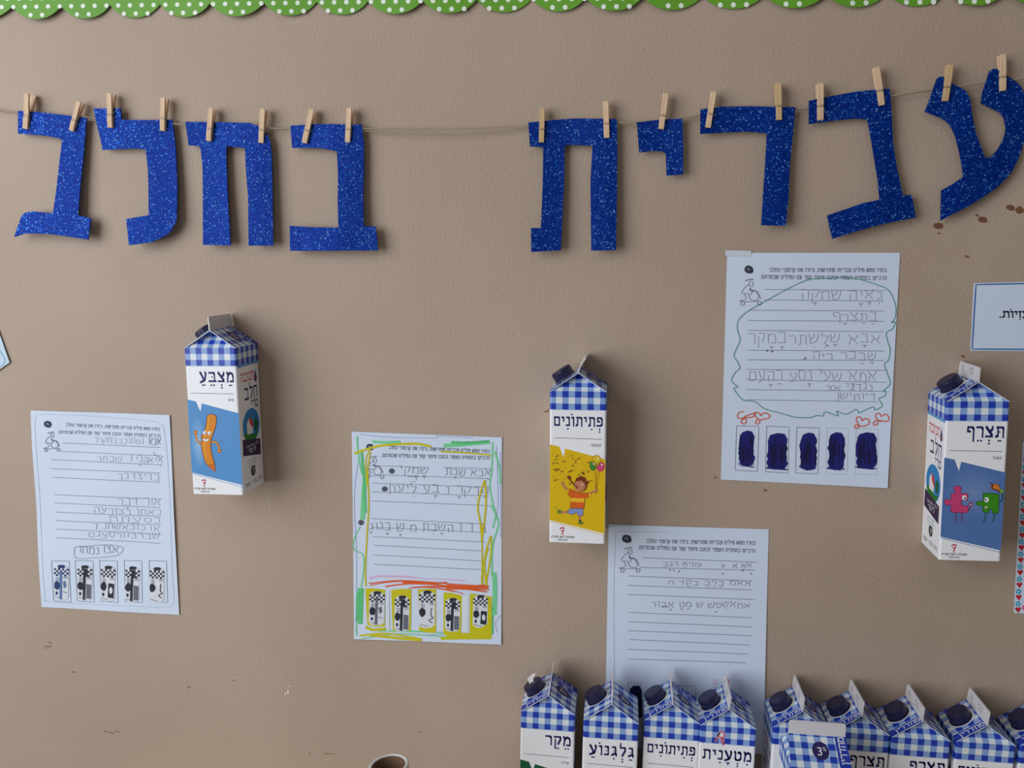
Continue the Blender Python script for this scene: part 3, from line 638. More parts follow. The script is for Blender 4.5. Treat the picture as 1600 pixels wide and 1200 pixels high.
def art_puzzle(P):
    T = lambda q: [F3(*p) for p in q]; pk, gr = ink((206, 66, 120), .45), ink((58, 142, 22), .45); po, go = ink((132, 30, 70)), ink((24, 76, 20))
    halo(P, *F3(400, 770), 3.2, 3.0, (84, 118, 178), (116, 142, 192))
    for a in (308, 338): P.curve(T([(a,870),(a+1,892),(a-1,912),(a+8,915)]), .1, po, 3)
    for a in (462, 508): P.curve(T([(a,875),(a-2,895),(a-4,913),(a-14,916)]), .1, go, 3)
    outlined(P, T([(283,778),(284,775),(302,772),(303,762),(297,755),(298,742),(308,735),(325,735),(335,744),(336,756),(330,764),(331,772),(366,774),(371,780),(368,808),(345,808),(335,815),(334,830),(345,838),(370,836),(371,868),(362,873),(288,872),(281,866),(282,832),(262,836),(248,828),(248,812),(260,804),(282,807)]), pk, .07, 4, po)
    outlined(P, T([(450,770),(528,772),(532,780),(530,868),(522,874),(500,873),(494,852),(484,852),(478,872),(452,868),(446,858),(450,842),(432,834),(414,832),(412,820),(425,812),(448,812)]), gr, .07, 4, go)
    P.blob(*F3(351, 795), .27, .3, WHT, 6); P.blob(*F3(355, 797), .1, .12, BLK, 7); P.blob(*F3(467, 804), .27, .32, WHT, 6); P.blob(*F3(462, 804), .1, .12, BLK, 7)
    P.poly(T([(457,840),(472,836),(472,848),(466,844),(460,852)]), ink((232,200,190)), 6)
    P.curve(T([(372,862),(382,850),(385,830)]), .12, po, 3); P.blob(*F3(384, 828), .24, .24, po, 4, 10); P.blob(*F3(384, 830), .13, .14, ink((230,170,190)), 5, 8); P.ribbon(T([(392,822),(402,808)]), .1, ink((96,130,170)), 3)
    P.curve(T([(532,815),(548,805),(552,780),(545,762)]), .14, go, 3); P.blob(*F3(543, 758), .28, .26, ink((130,165,50)), 5, 10)
    og = ink((220, 128, 40)); outlined(P, T([(488,738),(504,724),(522,720),(536,738),(535,762),(512,750)]), og, .05, 6); P.curve(T([(486,716),(500,728),(495,745),(520,752),(538,764)]), .14, OUT, 8)
def place(o, x, y, z, t=0, yb=0):
    o.location = (x*.01, y*.01, z*.01); o.rotation_euler = (0, -t, yb); return o
def wallpos(x, z, t): return (x-(-math.sin(t)*H*-1)*-1*-1, z)
T_BY = {'pencil': ('מ_צ:ב*2ע_', 4.55, 15.15, 1.22), 'conf': ('פ*:ת1יתוoנ1ים', 6.0, 15.2, 1.1), 'puz': ('ת*_צ:ר2ף', 4.1, 15.3, 1.22),
        'cool': ('מ2ק_ר', 3.2, 15.2, 1.2), 'scoot': ('ג*_ל:ג*1נ*וoע_', 5.6, 15.0, 1.2), 'trail': ('מ1ט:עTנ1ית', 6.0, 15.1, 1.2)}
GW, GS = 'milk cartons fixed to the wall', 'milk cartons standing at the bottom of the wall'
def wall_carton(o, xs, zs, t, yb):      # xs, zs: shoulder centre on the wall
    bx, bz = xs+math.sin(t)*H, zs-math.cos(t)*H
    return place(o, bx, -h-.03, bz, t, yb)
wall_carton(carton('milk carton fixed to the wall with an orange pencil figure on light blue', GW, T_BY['pencil'], 'טוש', BLU, art_pencil, 0, -.15), -52.708, -13.139, .0274, -.0146)
wall_carton(carton('milk carton fixed to the wall with a boy and balloons on yellow', GW, T_BY['conf'], 'קונפטי', YEL, art_party, .1, .75), -4.792, -17.16, .019, -.0024)
wall_carton(carton('milk carton fixed to the wall with pink and green puzzle piece figures', GW, T_BY['puz'], 'פאזל', PBL, art_puzzle, 0, .1), 42.574, -16.714, .0352, -.014)
stand = [
 (-11.07, -8.12, 'cool', 'שידה', GRN, 'standing milk carton at the left end of the row, white paper scrap on its cap', dict(scrap=True, lean=.1), 0),
 (-2.86, -9.2, 'scoot', 'קורקינט', YEL, 'second standing milk carton from the left, without a dark blue strip under its cap', dict(strips=False), .0),
 (4.95, -8.02, 'conf', 'קונפטי', YEL, 'third standing milk carton from the left, right of the one without a strip', dict(lean=-.25, bend=.1), 0),
 (12.0, -8.25, 'trail', 'טריילר', BLU, 'fourth standing milk carton from the left, pink crayon mark on its checks', dict(crayon=True, lean=.05), 0),
 (21.27, -7.3, 'puz', 'פאזל', PBL, 'standing milk carton directly behind the one turned sideways', dict(lean=.05), 0),
 (28.55, -7.35, 'puz', 'פאזל', PBL, 'standing milk carton half hidden, just right of the sideways one', dict(lean=.05), 0),
 (35.75, -7.6, 'puz', 'פאזל', PBL, 'third standing milk carton from the right edge of the row, fully visible front', dict(lean=.05), 0),
 (43.5, -7.5, 'conf', 'קונפטי', YEL, 'second standing milk carton from the right edge, left of the cropped one', dict(lean=.1), 0),
 (51.1, -7.3, 'conf', 'קונפטי', YEL, 'rightmost standing milk carton, cut off by the photo edge', dict(), 0)]
for x, y, k, sm, pn, lab, kw, yb in stand:
    place(carton(lab, GS, T_BY[k], sm, pn, None, **kw), x+h, y+h, TZ+.01, 0, yb)
place(carton('milk carton turned sideways in front of the row, its 3% badge facing out', GS, T_BY['puz'], '', PBL, None), 25.25, -13.2, TZ+.01+.25, 0, -math.pi/2)

# ------------------------------------------------------------------ white tube
tc_ = Vector((-24.3, -25.7, TZ)); tu = empty('cardboard_tube', tc_); tag(tu, 'white cardboard tube with brown hollow inside standing at the bottom edge', 'tube')
m_tw, m_tb = mat('tube_white', (214, 212, 208), .6), mat('tube_brown', (120, 92, 72), .85)
def lathe(name, prof, m, n=48, parent=None):
    V = [(r_*math.cos(2*math.pi*k/n), r_*math.sin(2*math.pi*k/n), z) for r_, z in prof for k in range(n)]
    Fc = [(q*n+k, q*n+(k+1) % n, (q+1)*n+(k+1) % n, (q+1)*n+k) for q in range(len(prof)-1) for k in range(n)]
    return mesh_obj(name, V, Fc, m, None, parent, smooth=True)
lathe('outer_wall', [(2.3, 0), (2.3, 21.1), (2.24, 21.22), (1.98, 21.22), (1.93, 21.1)], m_tw, parent=tu)
lathe('hollow', [(1.93, 21.1), (1.93, .1), (0.01, .1)], m_tb, parent=tu)
tu.rotation_euler = (math.radians(3), math.radians(-7), 0)
tu.location = (tc_+Vector((2.6, 1.1, .28)))*.01

# ------------------------------------------------------------------ worksheets
def sheet(corners, lab, wave, nm='worksheet', cat='worksheet', group='worksheets on the wall', m=m_paper, nx=22, ny=30, thick=.0003):
    P4 = [at(*c) for c in corners]; org = sum(P4, Vector())/4
    U = (P4[1]-P4[0]); Vv = (P4[3]-P4[0]); 
    def uvof(p):
        d = p-P4[0]; a, b, c_, e = U.x, Vv.x, U.z, Vv.z; det = a*e-b*c_
        return ((d.x*e-b*d.z)/det, (a*d.z-c_*d.x)/det)
    def dep(p): u, v_ = uvof(p); return wave(u, v_)
    V = []
    for j in range(ny+1):
        for i in range(nx+1):
            u, v_ = i/nx, j/ny
            p = (P4[0]*(1-u)+P4[1]*u)*(1-v_)+(P4[3]*(1-u)+P4[2]*u)*v_; V.append(p+Vector((0, -dep(p), 0)))
    Fc = [(j*(nx+1)+i, (j+1)*(nx+1)+i, (j+1)*(nx+1)+i+1, j*(nx+1)+i+1) for j in range(ny) for i in range(nx)]
    o = mesh_obj(nm, V, Fc, m, None, None, org, True); o.location = org*.01
    s_ = o.modifiers.new('solid', 'SOLIDIFY'); s_.thickness = thick; s_.offset = -1
    o.modifiers.new('sharp_edges', 'EDGE_SPLIT').split_angle = math.radians(30)
    tag(o, lab, cat, group)
    def f(x, y, l):
        p = at(x, y); return p+Vector((0, -dep(p)-.018-.012*l, 0))
    return o, f, org
G1 = ink((128, 130, 146), .7); G2 = ink((92, 94, 112), .7); GT = ink((96, 98, 114), .7); GP = ink((150, 152, 166), .7); GF = ink((176, 182, 198), .7)
T1, T2 = 'בחרו חמש מילים עבריות מחודשות. גיזרו את קרטוני החלב,', 'הדביקו בתחתית העמוד וכתבו סיפור קצר עם המילים שבחרתם.'
def header(P, a, b, sz, logo, kid, m=GT):
    for (l, r_), t in ((a, T1), (b, T2)):
        d = Vector((r_[0]-l[0], r_[1]-l[1])); L = d.length; d /= L
        P.strokes(t, r_, L, sz*.82, m, 2, pen=(.12, .15), up=-1, slope=d.y/d.x, gap=.25)
    x, y, r_ = logo; P.blob(x, y, r_*1.1, r_*.9, ink((52, 54, 72)), 2, 12, .4, .1)
    P.curve([(x-r_*.5, y), (x, y-r_*.3), (x+r_*.2, y+r_*.3)], .9, GF, 3); 
    x, y, s = kid       # child on a scooter, s = width
    K = lambda q: [(x+a_*s, y+b_*s) for a_, b_ in q]; w_ = .9
    P.curve(K([(.25,.05),(.45,0),(.62,-.02)]), 1.6, G1, 2); P.curve(K([(.5,.05),(.42,.2),(.55,.3),(.62,.2),(.55,.05)]), w_, G1, 2)
    P.curve(K([(.45,.2),(.25,.35),(.12,.55),(.15,.62),(.4,.62)]), w_, G1, 2); P.curve(K([(.48,.35),(.5,.48),(.62,.48)]), 1.8, G2, 2)
    P.curve(K([(.62,.45),(.8,.55),(.95,.85)]), w_, G1, 2); P.curve(K([(.2,.62),(.3,.85),(0,.95)]), w_, G1, 2); P.curve(K([(.4,.62),(.52,.9),(.8,.9),(.85,.7),(.65,.5),(.48,.7)]), w_, G1, 2)
    P.curve(K([(.0,.95),(.3,.98),(.9,.97)]), w_, G1, 2); P.ring(*K([(.15, 1.06)])[0], .09*s, .09*s, w_*1.2, G1, 2, 10); P.ring(*K([(.9, 1.05)])[0], .09*s, .09*s, w_*1.2, G1, 2, 10)
def cm(c, ox, oy, s): return [(ox+x/s, oy+y/s) for x, y in c]
def picture(P, x, y, w_, h_, style, sl=.02, tint=None):   # small black and white pasted picture of a carton
    dk, md, lt = ink((44, 46, 58)), ink((104, 108, 122)), ink((218, 222, 230))
    if tint: dk, md = tint
    Q = lambda a, b: (x+a*w_+b*h_*-.02, y+b*h_+a*w_*sl)
    shape = [(0,.12),(.12,.04),(.35,0),(.65,0),(.9,.06),(1,.15),(1,.9),(.85,.97),(.4,1),(.1,.96),(0,.88)]
    P.poly([Q(*p) for p in shape], lt, 4)
    P.poly([Q(*p) for p in [(.25,.03),(.4,0),(.65,0),(.8,.04),(.7,.09),(.3,.1)]], dk, 5)
    for j in range(4):
        for i in range(7):
            a, b = .0+i*.143, .1+j*.055
            if (i+j) % 2 == 0 or (style == 1 and .35 < a < .62): P.poly([Q(a, b), Q(a+.143, b), Q(a+.143, b+.055), Q(a, b+.055)], dk, 5)
    if style in (0, 1): P.poly([Q(.4,.2), Q(.58,.2), Q(.56,.97), Q(.38,.97)], dk if style == 1 else md, 6)
    P.blob(*Q(.22,.58), .2*w_, .12*h_, dk, 7, 12, 0, .1)
    if style != 2: P.blob(*Q(.2,.8), .08*w_, .05*h_, dk, 7, 8)
    for b in (.36, .4, .44): P.ribbon([Q(.12, b), Q(.36, b+.005)], .9, md, 7)
    for b in (.33, .37): P.ribbon([Q(.66, b), Q(.94, b+.005)], .9, md, 7)
    if style == 1: P.poly([Q(.62,.52), Q(.95,.54), Q(.95,.93), Q(.62,.93)], md, 7)
    if style == 0: P.poly([Q(.62,.48), Q(.8,.44), Q(.86,.6), Q(.7,.66)], md, 7); P.ribbon([Q(.62,.75), Q(.9,.78)], 1, md, 7)
    if style == 2: P.curve([Q(.8,.45), Q(.76,.65), Q(.9,.72), Q(.65,.78), Q(.85,.85)], 1.2, dk, 7)
    if style == 3: P.poly([Q(.55,.48), Q(.95,.5), Q(.93,.9), Q(.52,.88)], dk, 7); P.blob(*Q(.74,.68), .12*w_, .1*h_, lt, 8, 8)
    P.ribbon([Q(.1,.9), Q(.6,.95)], .8, md, 7)
# right sheet, green scalloped outline
o, f, og = sheet([(1136, 395), (1406, 395), (1386, 762), (1126, 749)], 'worksheet with a wavy green outline and five dark blue scribbled cartons',
    lambda u, v_: .06+.10*(1+math.sin(u*5+v_*3))*.5+.30*max(0, v_-.75)**1.3*(1+u)+.25*max(0, u-.85))
c_ = lambda q: cm(q, 1110, 380, 3.078)
P = Print(f); header(P, (c_([(283,137)])[0], c_([(845,138)])[0]), (c_([(240,170)])[0], c_([(845,176)])[0]), 6.6, (*c_([(183,127)])[0], 6.6), (*c_([(138,175)])[0], 35))
for a, b in [((262,222),(840,228)), ((255,272),(832,278)), ((190,322),(832,326)), ((180,371),(835,376)), ((180,418),(832,426)), ((178,514),(835,518)), ((175,560),(835,563)), ((172,606),(850,611)), ((172,655),(845,668)), ((170,703),(835,712)), ((170,752),(800,762))]:
    P.ribbon(c_([a, b]), .8, G1, 1, 8)
for i, q in enumerate([[(125,877),(232,880),(225,1096),(118,1090)], [(270,880),(378,883),(372,1104),(264,1098)], [(415,885),(523,888),(516,1108),(408,1103)], [(560,888),(662,890),(655,1110),(554,1106)], [(700,890),(805,892),(798,1112),(692,1108)]]):
    P.ribbon(c_(q+[q[0]]), .9 if i < 3 else .5, G1 if i < 3 else GF, 1, 10)
P.build('printed_form', o, og)
P = Print(f)
for s, r_, w_, h_ in [('ג1אTיTה שחקTה', (825,272), 390, 44), ('ב_ת_צ1רTף', (800,372), 212, 36), ('אבTא שTל1ש1תרבTמTקר', (815,480), 635, 46), ('שTב_בר ביה .', (795,560), 345, 36), ('אמאT שעי נTסע ר_הTעם', (795,662), 610, 46), ('נגד1גי אצ1', (775,708), 215, 30), ('דיותישן', (790,752), 185, 32)]:
    r2 = c_([r_])[0]; P.strokes(s, r2, w_/3.078, h_/3.078, GP, 2, lw=.85, up=-1, jit=.15)
for q in ((272,516), (295,520), (455,552), (560,492)): P.blob(*c_([q])[0], 1.5, 1.5, G2, 3, 8)
P.build('pencil_writing', o, og)
P = Print(f); gm = ink((62, 150, 122)); om = ink((222, 88, 48)); bl = ink((30, 28, 112)); bd2 = ink((18, 18, 66))
P.curve(c_([(480,172),(560,168),(640,165),(720,175),(800,200),(850,222),(875,260),(890,310),(885,360),(868,382),(886,378),(875,410),(845,430),(850,470),(862,510),(855,560),(835,580),(850,630),(862,675),(830,708),(842,712),(835,735),(808,748),(825,780),(790,800),(782,786),(745,800),(712,815),(700,798),(650,822),(606,806),(612,830),(552,810),(540,830),(510,828),(480,838),(440,838),(400,835),(330,815),(260,795),(210,760),(160,755),(125,720),(112,695),(130,690),(100,660),(120,620),(140,600),(130,570),(112,540),(130,495),(142,460),(130,420),(130,380),(150,350),(190,320),(260,280),(350,230),(430,190),(480,172)]), 1.15, gm, 3)
for q in ([(160,808),(135,815),(130,835),(150,842),(170,830),(215,815),(200,835),(170,838),(150,850),(148,862),(162,868),(172,856),(165,840)], [(230,845),(212,828),(218,812),(236,818),(240,828),(258,815),(283,825),(278,840),(245,848),(222,850),(216,864),(230,868),(238,852)],
          [(715,878),(700,850),(705,835),(722,838),(728,852),(745,842),(762,852),(755,872),(720,880),(698,872),(692,886),(706,888),(712,878)], [(815,858),(795,840),(795,820),(812,818),(820,832),(840,820),(856,838),(848,855),(812,852),(795,852),(782,862),(786,874),(800,870),(802,856)]):
    P.curve(c_(q), 1.5, om, 3)
rn = random.Random(5)
for x0, x1, y0, y1 in [(136,212,900,1072), (272,370,912,1088), (430,510,910,1092), (565,645,908,1090), (700,798,908,1083)]:
    q = [(x0+3,y0+40),(x0+14,y0+10),((x0+x1)/2,y0),(x1-14,y0+4),(x1,y0+30)]; n = 9
    q += [(x1-rn.uniform(-3, 7), y0+30+(y1-y0-45)*k/n) for k in range(1, n)]+[(x1-8, y1-12), (x1-25, y1-2), (x0+30, y1), (x0+6, y1-12)]
    q += [(x0+rn.uniform(-5, 5), y1-12-(y1-y0-60)*k/n) for k in range(1, n)]
    P.poly(c_(q), bl, 2)
    for k in range(16):
        xx = x0+6+(x1-x0-12)*rn.random(); ya = y0+rn.uniform(15, 90); P.ribbon(c_([(xx, ya), (xx+rn.uniform(-5, 5), min(y1-6, ya+rn.uniform(50, 110)))]), rn.uniform(.8, 2.4), bd2, 3)
    for k in range(5):
        yy = y1-rn.uniform(0, 20); P.ribbon(c_([(x0-8+rn.random()*14, yy-4), (x1-rn.random()*20, yy+4)]), 1.1, bl, 3)
P.build('marker_drawing', o, og)
P = Print(lambda x, y, l: at(x, y, .19)); P.poly([(1133, 391), (1174, 392), (1174, 400), (1134, 400)], ink((212, 217, 228), .3)); P.build('tape', o, og)
# middle sheet, coloured border
o, f, og = sheet([(550, 674), (784.5, 683), (783.5, 1006), (554, 997)], 'worksheet bordered in green and yellow marker with an orange band above five cartons',
    lambda u, v_: .06+.09*(1+math.sin(u*9+1))*.5*v_+.10*(1+math.sin(v_*6+2))*.5+.2*max(0, v_-.9)*(2+math.sin(u*7))*2)
c_ = lambda q: cm(q, 530, 660, 3.3333)
P = Print(f); header(P, (c_([(258,137)])[0], c_([(783,158)])[0]), (c_([(222,178)])[0], c_([(783,192)])[0]), 6, (*c_([(163,127)])[0], 5.6), (*c_([(135,178)])[0], 30))
for a, b in [((160,223),(468,234)), ((540,233),(790,240)), ((230,272),(790,292)), ((170,315),(780,336)), ((170,360),(780,382)), ((168,408),(785,432)), ((165,500),(765,528)), ((170,545),(770,572)), ((178,593),(760,622)), ((180,638),(745,668)), ((180,688),(745,720)), ((180,737),(765,766))]: P.ribbon(c_([a, b]), .75, G1, 1, 8)
P.build('printed_form', o, og)
P = Print(f)
for s, r_, w_, h_, sl in [('אTב1א שבTת', (790,275), 235, 36, 0), ('שTמTקי', (465,262), 150, 36, 0), ('ידT', (450,300), 90, 18, 0), ('הTד1קרT ו בTע ל1יעון', (775,375), 520, 40, .03), ('ב ד ו השTב1ת מ שT בTנוגT', (765,572), 610, 40, .02)]:
    r2 = c_([r_])[0]; P.strokes(s, r2, w_/3.333, h_/3.333, ink((132,134,150)), 2, lw=.85, up=-1, jit=.13, slope=sl)
for x, y in ((275,252), (238,345), (115,520)): P.blob(*c_([(x, y)])[0], 4.4, 4.2, ink((84,86,100)), 3, 12, 0, .08)
P.build('pencil_writing', o, og)
P = Print(f); g1, g2, y1, or1, pk, pu = ink((120,212,150)), ink((92,196,124)), ink((206,196,20)), ink((228,92,34)), ink((228,176,214)), ink((108,118,190))
for q, w_, m in [([(95,1110),(92,900),(115,860),(130,700),(78,660),(82,600),(112,540)], 1.6, g1), ([(118,860),(115,950),(112,1045)], 7, g2), ([(105,860),(98,960),(92,1030)], 3.5, g2), ([(140,250),(130,350),(122,505)], 7, g1), ([(118,150),(132,300),(138,470)], 4, g2), ([(175,98),(240,103),(320,98)], 3.5, g1), ([(95,70),(100,160),(120,270)], 2.4, g1),
  ([(545,120),(660,112),(785,100)], 6, g1), ([(585,103),(680,105),(780,98)], 4.5, g2), ([(800,100),(795,250),(785,330),(800,420),(815,480),(800,550)], 2.2, g1), ([(812,150),(835,240),(840,320)], 3, g1), ([(790,430),(830,520),(800,640),(795,800)], 2.4, g1), ([(808,780),(812,880),(808,1000)], 7, g1), ([(797,960),(798,1100)], 4, g2), ([(200,1080),(400,1085),(590,1095)], 2.2, g1), ([(120,1120),(300,1098),(450,1105),(640,1120)], 1.6, g1),
  ([(80,160),(140,140),(230,118),(400,110),(480,125)], 3.6, y1), ([(165,150),(150,250),(155,420),(145,600),(138,760),(140,850)], 2.3, y1), ([(160,140),(140,200),(148,330)], 1.8, y1), ([(530,150),(700,160),(790,170)], 2.4, y1), ([(758,300),(735,370),(722,440),(735,520),(745,620)], 2.6, y1), ([(760,300),(765,420),(750,560),(742,620)], 2.8, y1), ([(790,590),(770,650),(745,780),(745,840)], 2.4, y1), ([(790,590),(790,680),(765,840)], 2.6, y1), ([(775,650),(755,740),(770,860)], 3.4, y1), ([(745,540),(745,700),(747,850)], 2.2, y1),
  ([(110,1105),(250,1095),(430,1125)], 2.6, y1), ([(160,1100),(300,1118),(430,1130)], 4, y1), ([(140,1060),(180,1075),(245,1070)], 4, y1), ([(530,1122),(640,1118),(790,1118)], 4.2, y1)]:
    P.curve(c_(q), w_, m, 2 if m in (g1, g2) else 3)
def band(q, m, l=3):     # filled marker areas split in small quads along x
    P.poly(c_(q), m, l)
for q in [[(138,862),(190,862),(190,1060),(150,1050)], [(190,862),(240,870),(240,1058),(190,1060)], [(272,870),(330,865),(330,1085),(282,1080)], [(330,865),(378,868),(374,1080),(330,1085)], [(412,868),(460,864),(460,1092),(418,1080)], [(460,864),(505,866),(505,1092),(460,1092)], [(545,882),(590,886),(590,1110),(545,1100)], [(590,886),(642,900),(635,1108),(590,1110)], [(682,888),(735,895),(735,1115),(680,1112)], [(735,895),(795,905),(795,1118),(735,1115)], [(545,1088),(660,1092),(790,1092),(790,1118),(660,1118),(560,1112)]]: band(q, y1, 2)
for q in [[(248,868),(262,868),(264,1080),(248,1082)], [(640,900),(676,900),(672,1086),(640,1088)]]: band(q, ink((222,228,238)), 2)
for q, w_ in [([(155,836),(300,822),(450,828),(600,840),(770,850)], 1.6), ([(160,846),(250,830),(380,826),(560,850),(775,860)], 1.3), ([(240,852),(360,838),(500,842),(640,860),(780,868)], 2), ([(330,830),(450,836),(560,832)], 2.6), ([(380,858),(520,852),(640,862),(780,852)], 2.2), ([(360,862),(430,856),(560,866),(650,890)], 1.2), ([(560,846),(660,852),(760,846)], 3), ([(560,862),(670,866),(770,880)], 2), ([(600,880),(560,870),(470,855)], 1)]: P.curve(c_(q), w_, or1, 5)
for q in [[(155,806),(200,796),(300,800),(330,806)], [(160,812),(230,800),(360,806),(450,812)], [(250,800),(330,798),(400,804)], [(440,812),(560,815),(660,822)]]: P.curve(c_(q), 1.1, pk, 3)
for q in [[(110,60),(250,75),(500,80),(520,70),(700,78)], [(90,1090),(92,700),(80,400),(100,200)], [(820,120),(828,400),(820,500)], [(845,1000),(815,1040),(825,1090)], [(430,1105),(560,1100),(590,1108)], [(840,150),(842,600)]]: P.curve(c_(q), .5, pu, 2)
for (x, y, w_, h_, st) in [(160,875,80,178,0), (292,898,76,188,1), (418,872,84,196,2), (556,910,76,176,1), (700,895,76,170,3)]:
    q = c_([(x, y)])[0]; picture(P, q[0], q[1], w_/3.333, h_/3.333, st)
P.build('marker_drawing', o, og)
# left sheet
GP, G2 = ink((166, 170, 186), .7), ink((120, 122, 140), .7)
o, f, og = sheet([(49, 641), (266, 648), (281, 960), (66, 948)], 'crumpled pencil worksheet at the far left with five black and white cartons',
    lambda u, v_: .07+.12*(1+math.sin(u*8+v_*9))*.5+.10*(1+math.sin(v_*11-u*3))*.5+.3*max(0, u-.8)*math.sin(v_*3.1)*2)
c_ = lambda q: cm(q, 0, 480, 2.4)
P = Print(f); header(P, (c_([(250,445)])[0], c_([(602,462)])[0]), (c_([(222,472)])[0], c_([(603,486)])[0]), 5.4, (*c_([(184,438)])[0], 5.8), (*c_([(168,468)])[0], 26), ink((128,132,150)))
for a, b in [((240,508),(605,525)), ((235,540),(610,556)), ((195,570),(610,590)), ((195,604),(605,620)), ((198,637),(605,655)), ((205,702),(605,718)), ((205,733),(605,750)), ((208,767),(608,784)), ((212,799),(608,815)), ((212,830),(608,850)), ((214,862),(605,884))]: P.ribbon(c_([a, b]), .75, G1, 1, 8)
P.curve(c_([(135,430),(140,408),(165,400),(350,408),(560,425),(600,435),(620,470),(640,700),(650,1000),(655,1080),(640,1120),(500,1118),(250,1108),(180,1100),(170,1060),(150,700),(135,430)]), .5, GF, 1)
for x in (198, 286, 376, 468, 562): P.ribbon(c_([(x,948),(x+66,950),(x+70,1105),(x+6,1100),(x,948)]), .8, G1, 1, 8)
P.build('printed_form', o, og)
P = Print(f)
for s, r_, w_, h_, m in [('אבא', (605,515), 44, 24, G2), ('נסתובTבבמקרר', (540,512), 185, 20, GF), ('אTלאהבTי ו', (612,582), 120, 24, GP), ('שבתר', (460,578), 95, 18, GF), ('בדיצדבר', (600,648), 155, 24, GP), ('אור דבTר', (605,745), 160, 26, GP), ('כאתו רצורTעה', (605,778), 250, 22, GP), ('נסעתה', (600,808), 190, 20, GP), ('אז כזבאשתנ ד', (600,838), 250, 20, GP), ('שבדבתרסצגם', (600,868), 265, 20, GP), ('אצרנמחו', (445,925), 145, 28, G1)]:
    r2 = c_([r_])[0]; P.strokes(s, r2, w_/2.4, h_/2.4, m, 2, lw=.8, up=-1, jit=.14, slope=.03)
P.curve(c_([(285,897),(400,890),(455,897),(462,910),(440,930),(360,938),(290,938),(285,897)]), .7, G1, 2)
P.build('pencil_writing', o, og)
P = Print(f)
for (x, st, ti) in [(208, 0, (ink((40,62,110)), ink((96,122,172)))), (295, 1, None), (382, 3, None), (474, 1, None), (566, 2, None)]:
    q = c_([(x, 962+(x-208)*.025)])[0]; picture(P, q[0], q[1], 54/2.4, 134/2.4, st, .05, ti)
P.build('pasted_pictures', o, og)
GP, G2 = ink((140, 142, 158), .7), ink((92, 94, 112), .7)
# lower centre sheet, behind the standing cartons
o, f, og = sheet([(951, 819), (1201, 827), (1192, 1176), (945, 1166)], 'mostly empty pencil worksheet partly hidden behind the standing milk cartons',
    lambda u, v_: .06+.08*(1+math.sin(u*5+v_*2))*.5+.35*max(0, u*.7+v_-1.0)*(1-.5*v_)+.1*v_)
c_ = lambda q: cm(q, 930, 800, 4.286)
P = Print(f); header(P, (c_([(342,203)])[0], c_([(1070,218)])[0]), (c_([(288,245)])[0], c_([(1070,270)])[0]), 6.3, (*c_([(212,178)])[0], 7.2), (*c_([(160,238)])[0], 33))
for a, b in [((320,303),(1085,335)), ((300,368),(1070,388)), ((222,425),(1055,460)), ((220,488),(1050,520)), ((218,548),(1070,585)), ((222,668),(1045,706)), ((222,730),(1050,768)), ((222,790),(1045,826)), ((232,850),(1035,888)), ((222,915),(1020,948)), ((222,980),(1010,1006))]: P.ribbon(c_([a, b]), .8, G1, 1, 8)
P.curve(c_([(130,1200),(125,600),(132,250),(138,150),(160,130),(500,135)]), .6, GF, 1)
for x0, x1, y in ((220, 305, 1138), (560, 672, 1158), (780, 880, 1170)): P.ribbon(c_([(x0, y+300), (x0, y), (x1, y+3), (x1, y+300)]), .6, G1, 1, 8)
P.poly([(984, 1075), (990, 1070), (999, 1070), (1003, 1078), (1003, 1120), (984, 1120)], bd2, 2)
P.curve([(1114, 1063), (1117, 1060), (1120, 1065), (1117, 1069), (1114, 1063)], 1.2, pk, 2); P.curve([(1133, 1062), (1137, 1060), (1138, 1066), (1134, 1068)], 1.2, ink((226,110,130)), 2)
P.build('printed_form', o, og)
P = Print(f)
for s, r_, w_, h_, m in [('א1אT א', (1045,372), 125, 30, GP), ('ע', (865,368), 22, 24, GP), ('עתיאT דג1ב2', (710,362), 255, 28, GP), ('אאמ בTלTב_ בקTד1 ה', (1040,492), 555, 28, GP), ('אמאש2פ1ש ש מTטT_ אT_בור', (1035,640), 660, 36, GP)]:
    r2 = c_([r_])[0]; P.strokes(s, r2, w_/4.286, h_/4.286, m, 2, lw=.8, up=-1, jit=.13, slope=.015)
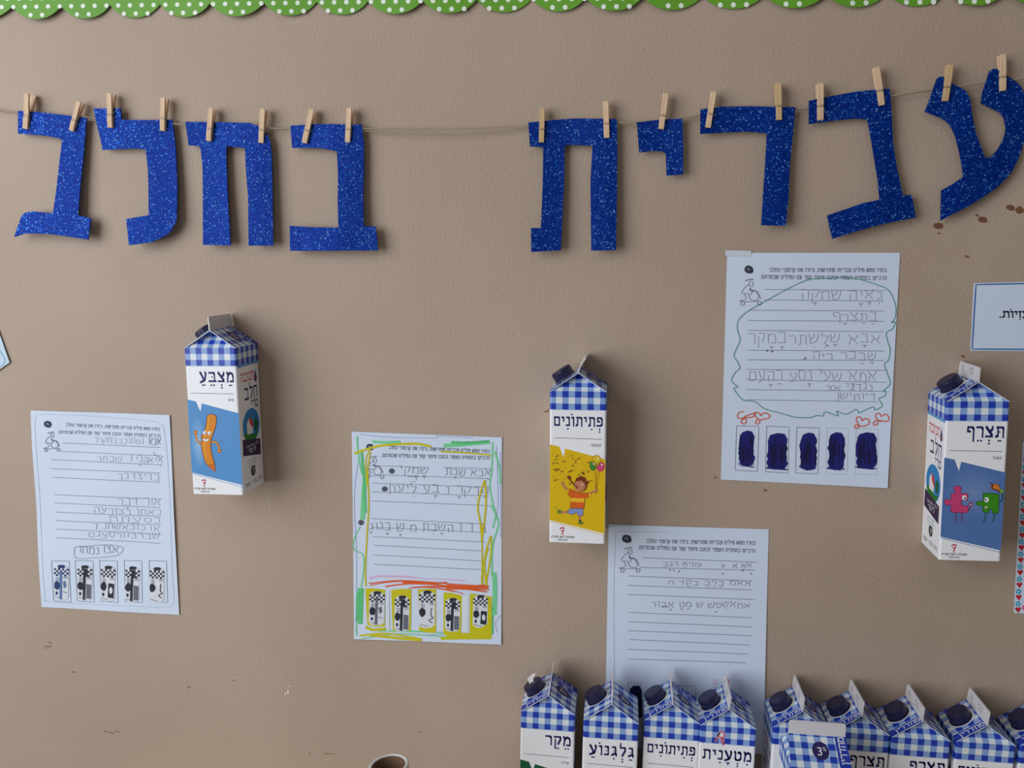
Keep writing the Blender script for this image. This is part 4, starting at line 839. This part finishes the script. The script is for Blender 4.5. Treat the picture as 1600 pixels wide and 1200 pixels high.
for q in ((1043,410), (985,390), (852,412), (500,385), (525,388), (560,395), (455,628), (475,630), (805,665)): P.blob(*c_([q])[0], 1.1, 1.1, G2, 3, 7)
P.build('pencil_writing', o, og)
# right edge card with blue frame
o, f, og = sheet([(1521.3, 442.5), (1676, 438), (1676, 549), (1516, 548)], 'white card with a thin blue frame and one printed word at the right edge', lambda u, v_: .08, 'framed_card', 'card', 'cards at the picture edges', m_paper, 6, 6, .0006)
P = Print(f); bf = ink((66, 112, 176))
P.ribbon([(1674, 441.5), (1524.4, 444.6), (1518.4, 545.2), (1674, 546.2)], 2.1, bf, 1, 15)
P.strokes('ז_ע_ז1יוoת.', (1614, 495.5), 52, 9, ink((28, 30, 44)), 2, pen=(.2, .26), up=-1, gap=.2)
P.build('printed_frame', o, og)
# heart bordered card
o, f, og = sheet([(1597.5, 690), (1690, 692), (1680, 961), (1584, 957.5)], 'white card bordered with red hearts and blue flowers, cut by the right edge', lambda u, v_: .08, 'heart_border_card', 'card', 'cards at the picture edges', m_paper, 6, 12, .0006)
P = Print(f); hr, fl = ink((196, 34, 48)), ink((64, 170, 204))
for k in range(14):
    y = 952.5-k*19.4; x = 1590+(952.5-y)*.0545
    P.poly([(x-4.6, y-1.5), (x-3.6, y-4), (x-1.4, y-4.2), (x, y-2.4), (x+1.6, y-4.4), (x+3.8, y-4), (x+4.6, y-1.4), (x+.4, y+4.8)], hr, 1)
    y -= 9.4
    for a in range(5): P.blob(x+2.9*math.cos(a*1.257), y+2.9*math.sin(a*1.257), 1.8, 1.8, fl, 1, 8)
    P.blob(x, y, 1.2, 1.2, WHT, 2, 8)
P.blob(1599, 949, 3, 4, ink((226,110,150)), 1, 10)
P.build('printed_border', o, og)
# left edge card
o, f, og = sheet([(-60, 440), (-32, 430), (17, 566), (-20, 592)], 'pale blue card corner poking in at the left edge', lambda u, v_: .12+.2*v_, 'blue_card', 'card', 'cards at the picture edges', mat('pale_blue_card', (196, 216, 232), .6), 6, 8, .0006)
P = Print(f); P.curve([(-34, 470), (-10, 530), (10, 564), (-14, 582)], 1.0, ink((120, 160, 196)), 1); P.build('printed_frame', o, og)
